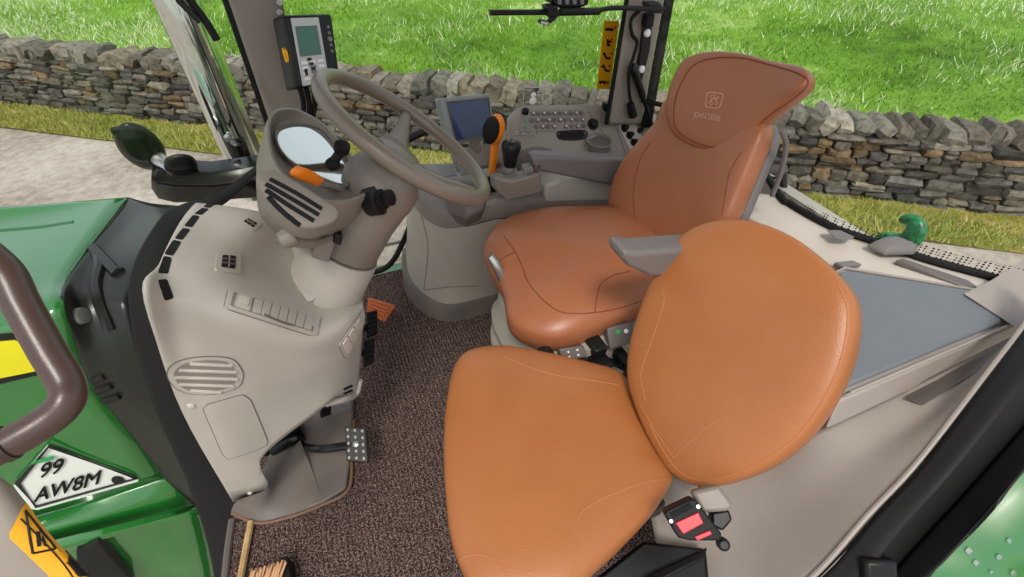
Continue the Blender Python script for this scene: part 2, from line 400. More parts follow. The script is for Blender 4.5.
def blades(name, n, srange, drange, zfun, hr, wr, pal, label, dens=1.6):
    s = rng.uniform(*srange, n); d = drange[0] + (drange[1] - drange[0]) * rng.random(n) ** dens
    sc = 1 + d * .03
    clump = np.sin(s * 1.7 + d * .6 + np.sin(d * 1.3) * 2) * np.sin(d * 2.1 + np.sin(s * .9)) * .5 + .5
    hh = rng.uniform(*hr, n) * (.5 + clump * .9) * sc; ww = rng.uniform(*wr, n) * sc
    base = np.array(wa)[None] + np.outer(s, np.array(we)) + np.outer(d, np.array(wn)); base[:, 2] = GZ + zfun(d)
    an = rng.uniform(0, 2 * np.pi, n); side = np.stack([np.cos(an), np.sin(an), 0 * an], 1) * ww[:, None]
    le = rng.uniform(0, 2 * np.pi, n); lean = np.stack([np.cos(le), np.sin(le), 0 * le], 1) * (hh * rng.uniform(.2, 1.2, n))[:, None]
    tip = base + lean; tip[:, 2] += hh
    pale = rng.random(n) < (.42 * np.clip(clump, 0, 1) ** 2 if name == 'field_grass' else 0 * d)
    tip[pale] += (tip - base)[pale] * .15
    co = np.empty((n, 3, 3)); co[:, 0] = base - side; co[:, 1] = base + side; co[:, 2] = tip
    me = bpy.data.meshes.new(name); me.vertices.add(3 * n); me.loops.add(3 * n); me.polygons.add(n)
    org = co.reshape(-1, 3).mean(0); me.vertices.foreach_set('co', (co.reshape(-1, 3) - org).astype(np.float32).ravel())
    me.loops.foreach_set('vertex_index', np.arange(3 * n, dtype=np.int32)); me.polygons.foreach_set('loop_start', np.arange(0, 3 * n, 3, dtype=np.int32)); me.update(); me.validate()
    P = np.array([lin(c) for c in pal]); sw = np.clip(np.sin(d * 1.15 + s * .22 + 1.2 * np.sin(s * .31)) * .5 + .5 + rng.normal(0, .22, n), 0, 1); k_ = len(P); c = P[np.minimum(k_ - 1, (sw ** 1.25 * rng.uniform(.45, 1.35, n) * k_).astype(int))]; c[pale] = np.array([lin((206, 218, 176)), lin((190, 210, 150)), lin((222, 228, 204))])[rng.integers(0, 3, int(pale.sum()))]; c = np.repeat(c, 3, 0).astype(np.float32)
    a = me.attributes.new('blade_colour', 'FLOAT_COLOR', 'POINT'); a.data.foreach_set('color', c.ravel())
    me.materials.append(M['blade']); o = bpy.data.objects.new(name, me); o.location = org; col.objects.link(o)
    return prop(o, label, 'grass', kind='stuff')
G_ = [(86, 132, 28), (104, 152, 36), (118, 166, 46), (130, 174, 56), (150, 188, 84), (190, 208, 140), (216, 224, 190)]
blades('field_grass', 300000, (-7, 24), (.45, 22), fieldz, (.025, .085), (.003, .008), G_, 'bright green mown grass with pale wisps on the hill beyond the stone wall', 1.5)
blades('verge_grass', 34000, (-4, WLEN + 4), (-.62, -.02), lambda d: .03 + 0 * d, (.02, .085), (.003, .006), [(140, 146, 66), (170, 160, 84), (122, 138, 54), (196, 184, 124), (112, 138, 50), (150, 164, 70)], 'short yellowing grass along the foot of the stone wall', 1)
# ---------------------------------------------------------------- light
w = bpy.data.worlds.new('sky'); scene.world = w; w.use_nodes = True; nt = w.node_tree; bg = nt.nodes['Background']
sky = nt.nodes.new('ShaderNodeTexSky'); sky.sky_type = 'NISHITA'; sky.sun_disc = False; sky.sun_elevation = math.radians(52); sky.sun_rotation = math.radians(200); sky.air_density = 1; sky.dust_density = 3; sky.ozone_density = 1
mx = nt.nodes.new('ShaderNodeMix'); mx.data_type = 'RGBA'; mx.inputs[0].default_value = .55; mx.inputs[7].default_value = (7.0, 7.0, 7.0, 1)
nt.links.new(sky.outputs[0], mx.inputs[6]); nt.links.new(mx.outputs[2], bg.inputs[0]); bg.inputs[1].default_value = .17
sd = bpy.data.lights.new('sun', 'SUN'); sd.energy = 2.2; sd.angle = math.radians(14); sd.color = (1, .96, .88)
so = bpy.data.objects.new('sun', sd); col.objects.link(so)
sdir = V((.25, .55, -1.0)); so.rotation_euler = sdir.to_track_quat('-Z', 'Y').to_euler(); so.location = (0, -3, 6)
scene.view_settings.view_transform = 'Standard'; scene.view_settings.look = 'None'; scene.view_settings.exposure = 0; scene.view_settings.gamma = 1
scene.view_settings.use_curve_mapping = False
# ---------------------------------------------------------------- cab shell
def A(l, k='Y'): return [at(t[0], t[1], **{k: t[2]}) for t in l]
def rect(x0, x1, y0, y1, z0, z1): return box(((x0 + x1) / 2, (y0 + y1) / 2, (z0 + z1) / 2), (x1 - x0, y1 - y0, z1 - z0))
fl = [(-.462, .775), (-.474, .62), (-.40, .40), (-.2, .22), (.9, .14), (1.2, .14), (1.2, 1.62), (.03, 1.62), (-.30, 1.5), (-.47, 1.2)]
struct('floor', prism([(x, y, -.03) for x, y in fl], (0, 0, .03)), 'carpet', smooth=30)
sill = [at(232, 520, z=.004), at(228, 548, z=.004), at(225, 577, z=.004), at(222, 610, z=.004)]
struct('trim_1', tube(cr(sill, 6), .009, 8), 'dtaupe')
# pillars
xa, xb = at(244, 60, Y=1.55).x, at(292, 60, Y=1.55).x
struct('trim_2', rect(xa + .01, xb + .012, 1.55, 1.605, .25, 1.95), 'taupe', bevel=.012, seg=3)
struct('trim_3', rect(xa - .005, xa + .016, 1.565, 1.605, .25, 1.95), 'rubber', bevel=.004)
def slab(px, Y, dep, ext=None): return prism([at(x, y, Y=Y) for x, y in px], (dep * .75, dep, -dep * .2))
struct('trim_4', slab([(638, -60), (675, -60), (641, 125), (608, 125)], 1.50, .09), 'ptaupe', bevel=.012, seg=3)
struct('trim_5', slab([(675, -60), (685, -60), (651, 128), (641, 128)], 1.51, .06), 'rubber', bevel=.004)
struct('trim_6', slab([(634, -60), (638, -60), (608, 125), (604, 125)], 1.505, .07), 'rubber', bevel=.003)
# right window and its bottom frame
struct('window_1', rect(xb, 1.10, 1.612, 1.618, .02, 1.95), 'glass')
struct('trim_7', tube(cr(A([(418, 205, 1.6), (404, 240, 1.6), (392, 262, 1.6), (378, 271, 1.6), (355, 274, 1.6), (325, 276, 1.6)]), 8), .011, 10), 'rubber')
struct('trim_8', tube(cr(A([(425, 236, 1.61), (395, 243, 1.61), (370, 247, 1.61), (340, 243, 1.61)]), 8), .006, 8), 'grey')
# windscreen: wraps round the front, its lower edge follows the hood
ws = [(300, 125, 1.60), (262, 160, 1.58), (215, 195, 1.48), (185, 203, 1.34), (157, 222, 1.15), (128, 294, .99), (152, 400, .92), (194, 500, .885), (214, 577, .86), (220, 660, .80), (190, 800, .66)]
wl = A(ws); wi = A([(304, 127, 1.59), (268, 164, 1.56), (226, 203, 1.46), (204, 210, 1.30), (180, 240, 1.10), (166, 298, .97), (198, 412, .90), (236, 505, .875), (242, 577, .845), (240, 660, .79), (215, 800, .65)])
tiltv = V((-.16, 0, 1.35))
struct('window_2', patch([wl, [p + tiltv * .5 for p in wl], [p + tiltv for p in wl]], 5), 'windscreen', smooth=180)
struct('trim_9', patch([wl, [(p + q) / 2 + V((.004, -.004, .004)) for p, q in zip(wl, wi)], wi], 5), 'void', smooth=180, solid=.012)
# rear window, its dotted border, seal and shelf
rb = [(655, 125), (720, 165), (777, 192), (790, 204), (830, 226), (870, 240), (926, 259), (981, 274), (1030, 288)]
rz = [.60] * len(rb)
rl = [at(x, y, z=.60) for x, y in rb]; rl[0] = V((1.12, 1.50, .6)); rl[1] = V((1.26, 1.2, .6))
rlean = V((.10, 0, 1.3))
struct('window_3', patch([rl, [p + rlean * .5 for p in rl], [p + rlean for p in rl]], 6), 'glass', smooth=180)
struct('trim_10', tube(cr(rl, 8), .009, 8), 'rubber')
def dotted():
    m = mat('dotted_border', (14, 14, 14), .4); nt = m.node_tree; L = nt.links.new; b = nt.nodes['Principled BSDF']
    tc = nt.nodes.new('ShaderNodeTexCoord'); v = nt.nodes.new('ShaderNodeTexVoronoi'); v.inputs['Scale'].default_value = 160; v.inputs['Randomness'].default_value = 0
    L(tc.outputs['Object'], v.inputs['Vector']); c = nt.nodes.new('ShaderNodeMath'); c.operation = 'LESS_THAN'; c.inputs[1].default_value = .36; L(v.outputs['Distance'], c.inputs[0])
    t = nt.nodes.new('ShaderNodeBsdfTransparent'); x = nt.nodes.new('ShaderNodeMixShader'); L(c.outputs[0], x.inputs[0]); L(t.outputs[0], x.inputs[1]); L(b.outputs[0], x.inputs[2]); L(x.outputs[0], nt.nodes['Material Output'].inputs[0])
    return m
M['dotted'] = dotted()
fr0 = [p + V((-.004, -.002, 0)) for p in rl[2:]]; hts = [.012, .018, .02, .022, .026, .028, .03]
struct('trim_11', patch([fr0, [p + rlean * k + V((0, 0, .0)) for p, k in zip(fr0, hts)]], 4, 6), 'dotted', smooth=180)
sh_in = [at(x, y, z=z) for x, y, z in [(700, 190, .57), (760, 225, .57), (800, 250, .58), (838, 268, .60), (880, 274, .61), (940, 284, .615), (985, 293, .615)]]
sh_out = [p + V((-.006, -.004, -.006)) for p in rl[2:]]
sh_mid = [(p + q) / 2 + V((0, 0, .004)) for p, q in zip(sh_out, sh_in)]
struct('trim_12', patch([sh_out, sh_mid, sh_in], 6), 'beige2', smooth=180, solid=.02)
struct('wall_rear', rect(1.2, 1.24, .5, 1.5, 0, .55), 'beige')
struct('wall_right', rect(.3, 1.06, 1.56, 1.6, 0, .42), 'beige')
# left rear pillar foot
struct('trim_13', loft([[at(x, y, d=d) for x, y, d in r] for r in ([(966, 292, 1.0), (990, 281, 1.03), (1020, 262, 1.05), (1060, 235, 1.05), (1060, 330, .95), (1022, 318, .94)], [(964, 294, .99), (988, 290, 1.0), (1018, 290, 1.0), (1060, 300, .98), (1060, 345, .93), (1020, 330, .92)])]), 'fender', smooth=50, bevel=.006)
# door opening: beige lip, two black seals
lip = A([(735, 640, .88), (812, 577, .825), (868, 515, .81), (917, 463, .80), (985, 376, .82), (1026, 322, .86), (1060, 270, .9)], 'd')
struct('trim_14', tube(cr(lip, 8), .0045, 8), 'fender')
b0 = A([(745, 640, .87), (822, 577, .815), (876, 515, .80), (924, 463, .79), (991, 376, .81), (1030, 324, .85), (1064, 275, .9)], 'd')
b1 = A([(800, 660, .86), (858, 590, .80), (905, 530, .785), (950, 478, .775), (1012, 405, .79), (1048, 362, .82), (1080, 320, .86)], 'd')
b2 = A([(830, 660, .90), (876, 592, .84), (922, 538, .825), (966, 490, .815), (1028, 420, .83), (1062, 378, .86), (1094, 336, .9)], 'd')
b3 = A([(885, 660, .86), (920, 592, .80), (955, 548, .785), (990, 508, .775), (1040, 455, .79), (1080, 405, .82), (1110, 370, .86)], 'd')
struct('trim_15', patch([b0, [(p + q) / 2 + V((0, -.012, .01)) for p, q in zip(b0, b1)], b1, b2], 5), 'rubber', smooth=60, solid=.006)
struct('trim_16', patch([b2, [(p + q) / 2 + V((0, -.012, .008)) for p, q in zip(b2, b3)], b3], 5), 'black', smooth=60, solid=.006)
# ---------------------------------------------------------------- inner fender moulding with a matted lid
LZ = .62
t = thing('fender_moulding', (.9, .3, .4), 'beige wheel-arch moulding inside the cab behind the tan seat, with a grey matted lid on top', 'fender cover')
fr = [A(r, 'd') for r in ([(640, 470, 1.10), (700, 470, 1.05), (760, 458, .99), (820, 430, .915), (905, 390, .90), (1014, 335, .93)], [(660, 560, 1.03), (708, 545, .99), (775, 515, .93), (855, 460, .87), (945, 400, .855), (1017, 333, .895)], [(690, 700, .9), (735, 640, .88), (812, 577, .825), (917, 463, .80), (985, 376, .82), (1024, 324, .86)])]
mk('moulding', patch(fr, 8), 'fender', t, smooth=180, solid=.015)
rim = [at(x, y, z=LZ - .004) for x, y in [(838, 401), (850, 396), (1016, 324), (1018, 316), (985, 291), (842, 268), (834, 272)]]
rimo = [at(x, y, z=LZ - .06) for x, y in [(824, 431), (838, 425), (1014, 342), (1028, 322), (988, 290), (842, 272), (832, 280)]]
mk('rim', join(loft([rimo, rim], cap=True)), 'fender', t, bevel=.006, seg=3)
lid = [at(x, y, z=LZ) for x, y in [(840, 391), (848, 387), (1000, 324), (1006, 313), (976, 293), (848, 272), (838, 274)]]
mk('lid', prism([p + V((0, 0, -.006)) for p in lid], (0, 0, .012)), 'lidm', t, bevel=.005, label='grey matted lid')
lid2 = [at(x, y, z=LZ + .001) for x, y in [(839, 398), (850, 393), (1010, 325), (1016, 314), (982, 291), (845, 268), (836, 272)]]
mk('lid_edge', tube(lid2, .003, 8, closed=True), 'fender', t)
mk('grab_recess', loft([[at(x, y, d=d) for x, y, d in r] for r in ([(906, 396, .885), (922, 404, .875), (984, 366, .875), (1012, 336, .90), (985, 352, .905), (940, 378, .895)], [(908, 399, .872), (923, 406, .866), (983, 369, .866), (1010, 341, .888), (985, 356, .893), (940, 381, .883)])]), 'dtaupe', t, bevel=.002)
mk('trim_strip', prism([at(x, y, z=.607) for x, y in [(893, 264), (900, 262), (965, 284), (975, 291), (962, 291)]], (0, 0, .012)), 'dtaupe', t, bevel=.003)
mk('trim_strip', prism([at(x, y, z=.607) for x, y in [(832, 266), (850, 264), (860, 268), (842, 271)]], (0, 0, .012)), 'arm', t, bevel=.003)
# ---------------------------------------------------------------- hood outside the windscreen
t = thing('hood', (-.9, 1.2, 0), 'green tractor hood with yellow side stripe seen through the windscreen', 'hood')
hr = [A([(-140, 215, 1.50), (0, 207, 1.50), (128, 197, 1.50)]), A([(-140, 236, 1.42), (0, 226, 1.42), (118, 208, 1.42)]), A([(-140, 300, 1.12), (-20, 286, 1.12), (70, 272, 1.12)]), A([(-140, 345, 1.0), (-30, 327, 1.0), (62, 300, 1.0)]), A([(-140, 372, .97), (-30, 350, .97), (70, 330, .97)]),
      A([(-140, 430, .96), (-20, 415, .96), (92, 386, .96)]), A([(-140, 500, .95), (0, 475, .95), (132, 436, .95)]), A([(-140, 556, .95), (20, 520, .95), (163, 478, .95)])]
hg = patch(hr, 6); hb = bvh(hg)
mk('hood_shell', hg, 'green', t, smooth=60, solid=.01)
hl = [A([(-140, 556, .95), (20, 520, .95), (190, 470, .97)]), A([(-140, 580, .90), (20, 538, .90), (192, 493, .95)]), A([(-140, 592, .92), (30, 548, .92), (196, 504, .95)]), A([(-140, 606, .88), (40, 553, .88), (204, 509, .92)]), A([(-140, 618, .89), (40, 562, .89), (208, 520, .92)]), A([(-140, 760, .91), (60, 680, .91), (232, 600, .91)])]
mk('lower_panel', patch(hl, 5), 'green', t, smooth=40, solid=.01)
mk('lower_bracket', prism(A([(76, 552, .87), (98, 541, .87), (130, 580, .87), (140, 640, .87), (80, 640, .87)]), (0, .03, 0)), 'rubber', t, bevel=.004, label='black bracket low on the hood side')
mk('crease', seam(hb, [(-60, 237), (0, 230.5), (40, 227), (73, 222)], .006, off=-.002), 'dgreen', t)
mk('stripe_border', plate(hb, [(-60, 338), (22, 332), (44, 352), (48, 372), (-60, 398)], .002, 0, .06), 'black', t, label='black border of the yellow stripe')
mk('stripe', plate(hb, [(-60, 346), (19, 339), (38, 357), (40, 369), (-60, 389)], .002, .0025, .06), 'yellow', t, label='yellow side stripe')
# dark cowl between hood and glass, also standing in for the dash reflection
cw = [A([(128, 197, 1.50), (120, 210, 1.42), (72, 272, 1.12), (62, 300, 1.0), (72, 335, .97), (92, 386, .96), (132, 436, .95), (163, 478, .95)]), A([(150, 203, 1.42), (132, 225, 1.32), (92, 275, 1.12), (84, 305, 1.03), (98, 345, .98), (118, 395, .955), (150, 445, .945), (176, 490, .935)]), A([(182, 206, 1.36), (158, 232, 1.2), (134, 285, 1.06), (128, 310, 1.0), (145, 365, .96), (164, 420, .935), (186, 465, .925), (205, 515, .92)])]
cg = patch(cw, 6); cb = bvh(cg)
M['cowl'] = mat('cowl_reflection_grey', (30, 32, 29), .3, bump=.1)
mk('cowl_and_reflection', cg, 'cowl', t, smooth=60, solid=.01, label='dark grey rear cowl, also standing in for the windscreen reflection')
for a, b in [((92, 381), (104, 376)), ((96, 391), (112, 385)), ((103, 401), (120, 395))]:
    mk('louvre', seam(cb, [a, b], .008, off=.002), 'black', t)
mk('hood_latch', lathe([(.0, .012), (.016, .01), (.018, 0)], hit(cb, 80, 316)[0], hit(cb, 80, 316)[1], 16), 'grey', t)
mk('cowl_pipe', seam(cb, [(88, 240), (100, 262), (96, 290), (110, 330)], .012), 'cowl', t)
# number plate: white diamond edged in black
pq = [(48, 444), (142, 478.5), (34, 509), (14, 484)]
pn = thing_pl = mk('plate', plate(hb, pq, .003, .003, .0, flatn=True), 'white', t, label='white triangular plate with black edge reading 99 AW8M')
def inset(q, k):
    cx = sum(p[0] for p in q) / len(q); cy = sum(p[1] for p in q) / len(q); return [(cx + (x - cx) * k, cy + (y - cy) * k) for x, y in q]
ppl = (hit(hb, 60, 478)[0] + V((0, -.008, .004)), hit(hb, 60, 478)[1])
def ppx(x, y, o=0): return at(x, y, pl=(ppl[0] + ppl[1] * o, ppl[1]))
bd = [ppx(x, y) for x, y in inset(pq, .93)]
mk('plate_border', tube(bd, .006, 6, flat=.4, closed=True), 'black', pn)
def pxtext(s, x, y, ux, vx, fn, bold=0):
    g = join(*[text_geo(s, V((a, b_, 0)), V((1, 0, 0)), V((0, 1, 0)), 1, 0) for a, b_ in ([(0, 0)] if not bold else [(-bold, 0), (bold, 0), (0, bold), (0, -bold)])])
    return [fn(x + p.x * ux[0] + p.y * vx[0], y + p.x * ux[1] + p.y * vx[1]) for p in g[0]], g[1]
onp = lambda x, y: ppx(x, y, .0015)
mk('lettering', pxtext('99', 51.5, 469, (24, -7), (6, -21), onp, .025), 'black', pn)
mk('lettering', pxtext('AW8M', 68, 487, (22, -6.4), (5, -20), onp, .025), 'black', pn)
mk('badge', lathe([(0, .002), (.012, .002), (.012, 0)], ppx(118, 480), ppl[1], 16, sx=1.5), 'black', pn)
mk('green_mark', prism([ppx(x, y, .001) for x, y in [(33, 461), (54, 455.5), (54, 459), (33, 464.5)]], ppl[1] * .001), 'greensw', pn)
# chrome exhaust with its wiper in front
t = thing('exhaust_stack', at(250, 175, Y=1.9) , 'tall chrome exhaust stack rising outside the windscreen', 'exhaust')
ex = at(249, 168, Y=1.85); r_ = (at(256, 140, Y=1.85) - at(215, 140, Y=1.85)).length / 2
mk('pipe', lathe([(r_ * .98, -.1), (r_ * 1.0, 0), (r_ * 1.0, 2.2), (r_ * .9, 2.21)], ex, V((-.03, .02, 1)), 32), 'chrome', t, smooth=50)
mk('collar', lathe([(r_ * 1.0, -.06), (r_ * 1.06, -.055), (r_ * 1.06, .0), (r_ * 1.0, .005)], ex, V((-.03, .02, 1)), 32), 'grey', t)
e2 = at(228, 130, Y=1.85) + V((0, -r_, 0))
mk('screw', lathe([(.012, 0), (.012, .01), (.004, .012)], e2, (0, -1, .1), 12), 'silver', t)
t = thing('windscreen_wiper', at(205, 30, Y=1.40), 'black wiper arm hanging over the top of the windscreen by the exhaust', 'wiper')
mk('arm', tube(A([(160, -30, 1.42), (180, 2, 1.42), (200, 22, 1.42)]), .007, 8), 'black', t)
mk('blade', tube(cr(A([(172, -30, 1.43), (190, 0, 1.43), (206, 22, 1.43), (217, 40, 1.43)]), 6), .009, 8), 'rubber', t)
# mirror and its arm
t = thing('front_mirror', at(205, 190, Y=1.62), 'round black mirror head on a glossy arm outside the windscreen', 'mirror')
mc = at(141, 147, Y=1.75); uu = (at(165, 153, Y=1.75) - mc); vv = (at(138, 128, Y=1.75) - mc)
ml = [mc + uu * 1.02 * math.cos(a) + vv * 1.2 * math.sin(a) for a in [i / 16 * 2 * math.pi for i in range(16)]]
mk('mirror_head', pad(ml, (.1, -.8, .6), .05, .06, 2.4, 48), 'black', t, smooth=60)
mk('mirror_glass', pad([mc + (p - mc) * .8 + V((.1, -.8, .6)) * .042 for p in ml], (.1, -.8, .6), .012, .004, 2.4, 48), 'gloss', t)
mk('head_clip', box(at(121, 130, Y=1.72), (.05, .02, .02)), 'rubber', t, bevel=.006)
mk('stalk', tube(cr(A([(155, 155, 1.74), (164, 164, 1.70), (176, 170, 1.66)]), 6), .022, 10), 'silver', t)
mk('hinge', pad(A([(167, 160, 1.66), (180, 155, 1.66), (193, 157, 1.66), (195, 170, 1.66), (180, 174, 1.66), (167, 171, 1.66)]), (0, -.8, .6), .04, .05, 3, 48), 'black', t)
am = [A([(x, y0, 1.66 - k), (x, (y0 + y1) / 2 - 1, 1.63 - k), (x, y1, 1.66 - k)]) for x, y0, y1, k in [(151, 171, 188, 0), (158, 169, 199, 0), (175, 170, 203, 0), (210, 172, 202, 0), (240, 168, 199, 0), (262, 164, 198, 0), (280, 160, 200, 0)]]
ring = [[p[0], p[1], p[2], p[2] + V((0, .08, 0)), p[1] + V((0, .1, 0)), p[0] + V((0, .08, 0))] for p in am]
mk('mounting_arm', loft(ring), 'gloss', t, smooth=60, bevel=.012, seg=3)
# outer step and fender
t = mk('entry_step', prism([at(x, y, z=-.25) for x, y in [(355, 268), (400, 262), (420, 262), (425, 290), (350, 290)]], (0, 0, -.06)), 'green', bevel=.01)
prop(t, 'green painted step outside the far side window, below the black window seal', 'step')
t = thing('rear_fender', (.8, -.1, .2), 'glossy green rear fender with raindrops outside the door opening', 'fender')
fg = patch([A([(850, 680, .99), (896, 580, .93), (935, 540, .92), (972, 504, .91), (1024, 455, .91), (1080, 405, .92)], 'd'), A([(930, 700, .95), (985, 610, .90), (1010, 575, .89), (1035, 548, .88), (1080, 500, .88), (1130, 450, .9)], 'd'), A([(1000, 740, .95), (1060, 650, .93), (1090, 620, .92), (1110, 590, .92), (1150, 540, .92), (1180, 500, .92)], 'd')], 6)
fb = bvh(fg)
mk('panel', fg, 'green', t, smooth=180, solid=-.012)
M['drop'] = glassmat('water', (.96, 1, .97, 1), 7)
for x, y, r in [(968, 550, 3.5), (975, 562, 3), (998, 556, 3), (1012, 572, 3.2), (990, 571, 2), (1008, 540, 2.5)]:
    mk('raindrop', plate(fb, [(x - r, y), (x, y - r), (x + r, y), (x, y + r)], .0035, 0, .0, spl=True, dens=16), 'drop', t)
t = mk('fender_hinge', box(at(878, 574, d=.78), (.05, .05, .02), rt, up), 'black', bevel=.006)
prop(t, 'small black hinge block at the bottom of the door opening by the green fender', 'hinge')
# left front door post with handle and warning sticker
t = thing('grab_handle', at(20, 450, d=.5), 'brown tubular grab handle beside the door, left edge of the photo', 'grab handle')
hp = cr(A([(-60, 215, .46), (-25, 245, .46), (5, 272, .46), (22, 305, .46), (48, 352, .46), (66, 382, .46), (67, 400, .455), (52, 417, .45), (20, 437, .44), (-20, 458, .43), (-70, 490, .42)], 'd'), 8)
mk('tube', tube(hp, .0145, 20), mat('brown_handle', (74, 56, 51), .32, bump=.08, bscale=500), t, smooth=180)
mk('collar', tube(A([(10, 442, .437), (2, 446, .435)], 'd'), .0165, 20), mat('brown_collar', (60, 46, 42), .4), t)
pg = patch([A(r, 'd') for r in ([(-80, 500, .46), (-20, 470, .47), (14, 488, .49), (20, 500, .50)], [(-60, 560, .47), (0, 540, .47), (40, 530, .49), (52, 540, .51)], [(-40, 680, .48), (20, 640, .48), (95, 600, .50), (112, 600, .52)])], 8)
pb = bvh(pg)
struct('trim_17', pg, 'ptaupe', smooth=180, solid=.02)
t = thing('warning_sticker', hit(pb, 50, 550)[0], 'amber hazard sticker with black pictograms on the beige door post, bottom left', 'sticker')
mk('sheet', plate(pb, [(26, 501), (98, 580), (75, 600), (8, 536)], .0008, .0005, .06), 'amber', t)
mk('pictogram', join(*[seam(pb, [a, b], .0011, off=.0012) for a, b in zip([(24, 511), (55, 549), (33, 553)], [(55, 549), (33, 553), (24, 511)])]), 'black', t)
mk('pictogram', join(plate(pb, [(35, 532), (39, 532), (41, 546), (37, 547)], .0008, .0012, .0), plate(pb, [(41, 536), (43, 538), (47, 547), (43, 546)], .0008, .0012, .0)), 'black', t)
mk('pictogram', plate(pb, [(66, 548), (80, 562), (90, 577), (78, 577), (68, 565)], .0008, .0015, .1), 'black', t)
mk('border_line', seam(pb, [(20, 519), (60, 560), (82, 590)], .0007, off=.0014), 'black', t)
# ---------------------------------------------------------------- dash pedestal
def mir(p): return V((p.x, YC + (YC - p.y) * .8, p.z - .75 * (YC - p.y) if p.y > .6 and p.z > .2 else p.z))
SEC = [
 [(196, 203, .95), (180, 222, .88), (160, 262, .75), (148, 303, .66), (182, 412, .735), (233, 502, .80)],
 [(225, 206, .95), (204, 230, .87), (178, 280, .72), (174, 325, .685), (206, 430, .74), (248, 498, .795)],
 [(262, 212, .95), (240, 245, .86), (208, 293, .71), (208, 342, .69), (232, 440, .74), (268, 487, .78)],
 [(300, 222, .97), (280, 264, .92), (255, 310, .715), (255, 357, .70), (266, 420, .74), (262, 458, .76)],
 [(330, 240, 1.0), (320, 288, .95), (312, 330, .745), (312, 362, .73), (312, 390, .74), (318, 412, .75)],
 [(345, 255, 1.0), (348, 294, .95), (348, 318, .80), (346, 350, .78), (342, 375, .775), (340, 395, .775)],
 [(354, 262, 1.0), (361, 294, .95), (364, 312, .86), (362, 345, .845), (360, 372, .84), (357, 396, .84)]]
secs = []
for s in SEC:
    L_ = A(s); secs.append(L_[::-1] + [mir(p) for p in L_[1:]])
dg = patch(list(zip(*secs)), 6); db = bvh(dg)
t = thing('dash_console', (-.3, YC, 0), 'beige dash console under the steering wheel, with vents and a row of blank switches', 'dashboard')
end = secs[-1]; ec = sum(end, V()) / len(end)
endg = patch([end, [p.lerp(ec, .5) for p in end], [p.lerp(ec, .98) for p in end]], 3, 6)
mk('body', join(dg), 'beige', t, smooth=60, solid=.006)
mk('end_panel', endg, 'beige', t, smooth=60)
def slot(q, name='defrost_slot', m='void', th=.0008): return mk(name, plate(db, q, th, 0, .12, dens=24), m, t)
for q in [[(203, 207), (210, 202), (217, 203), (210, 208)], [(194, 214), (202, 208), (209, 209), (202, 215)], [(184, 226), (193, 215), (200, 216.5), (192, 227.5)], [(174.5, 238.5), (183, 228), (190.5, 229.5), (182.5, 240)], [(164, 254), (173, 240), (181.5, 242), (173, 256)], [(157.5, 273), (163.5, 256), (172, 258), (168, 274)], [(157.5, 280), (166.5, 279), (174, 298), (164.5, 301)]]: slot(q)
def ringseam(q, name, m='dtaupe', r=.0009, off=0, par=None, spl=False):
    p = pxcr(q, 8, True) if spl else roundpoly(q, .14)
    p = [(w.x, w.y) for w in resample([V((x, y, 0)) for x, y in p], 60, True)]
    return mk(name, tube([hit(db, x, y)[0] + hit(db, x, y)[1] * off for x, y in p], r, 6, closed=True), m, par or t)
# square air vents
for q, k in [([(238, 221), (247, 216.5), (261, 224), (253, 231)], 2), ([(217, 252), (240, 252.5), (239, 275), (214, 271)], 2)]:
    f = mk('air_vent', plate(db, q, .003, 0, .15), 'beige', t); ORG[f] = ORG[t]; f.location = (0, 0, 0)
    mk('vent_opening', plate(db, subquad(q, .22, .2, .78, .8), .0012, .0025, .1), 'void', f)
    for v in (.4, .6): mk('vent_slat', seam(db, [quadpt(q, .24, v), quadpt(q, .76, v)], .0014, 4, off=.0045), 'dtaupe', f)
    mk('vent_slat', seam(db, [quadpt(q, .5, .22), quadpt(q, .5, .78)], .0012, 4, off=.0045), 'taupe', f)
# blank switch strip
q = [(228.5, 288), (320.5, 317), (315.5, 337.5), (223.5, 308)]
f = mk('switch_strip', plate(db, q, .0035, 0, .08, dens=64), 'beige', t)
ringseam(q, 'strip_gap', 'dtaupe', .0012, 0, f)
mk('strip_recess', plate(db, subquad(q, .05, .16, .95, .84), .0006, .0035, .06, dens=64), 'taupe', f)
bt = mk('switch', plate(db, subquad(q, .09, .18, .255, .82), .002, .0035, .12), 'beige', f)
mk('switch', plate(db, subquad(q, .12, .3, .22, .62), .004, .0035, .15), 'beige2', f)
for i in range(7):
    u = .28 + i * .093; mk('switch', plate(db, subquad(q, u, .2, u + .083, .8), .0022, .0035, .1), 'beige', f)
mk('strip_pull', seam(db, [(262, 315), (275, 321), (290, 326)], .0018, off=.006), 'dtaupe', f)
# oval louvre vent
ov = [(167, 373), (176, 362), (200, 356.5), (230, 358), (241, 368), (243, 378), (236, 388), (212, 394), (188, 393), (174, 386)]
f = mk('oval_vent', plate(db, ov, .0012, 0, spl=True, rings=5, dens=60), 'beige', t)
ringseam(ov, 'vent_gap', 'dtaupe', .001, 0.0008, f, spl=True)
ovi = [(205 + (x - 205) * .82, 375.5 + (y - 375.5) * .82) for x, y in ov]
mk('vent_opening', plate(db, ovi, .0012, .0010, spl=True, rings=5, dens=60), 'taupe', f)  # darker plate puts the shade between the louvres into colour
for y0, x0, x1 in [(363.5, 190, 232), (370, 179, 236), (377, 175, 237), (384, 179, 233), (390.2, 190, 221)]:
    mk('louvre', seam(db, [(x0, y0 - 1), ((x0 + x1) / 2, y0), (x1, y0 + 1)], .0042, off=.0015), 'beige', f)
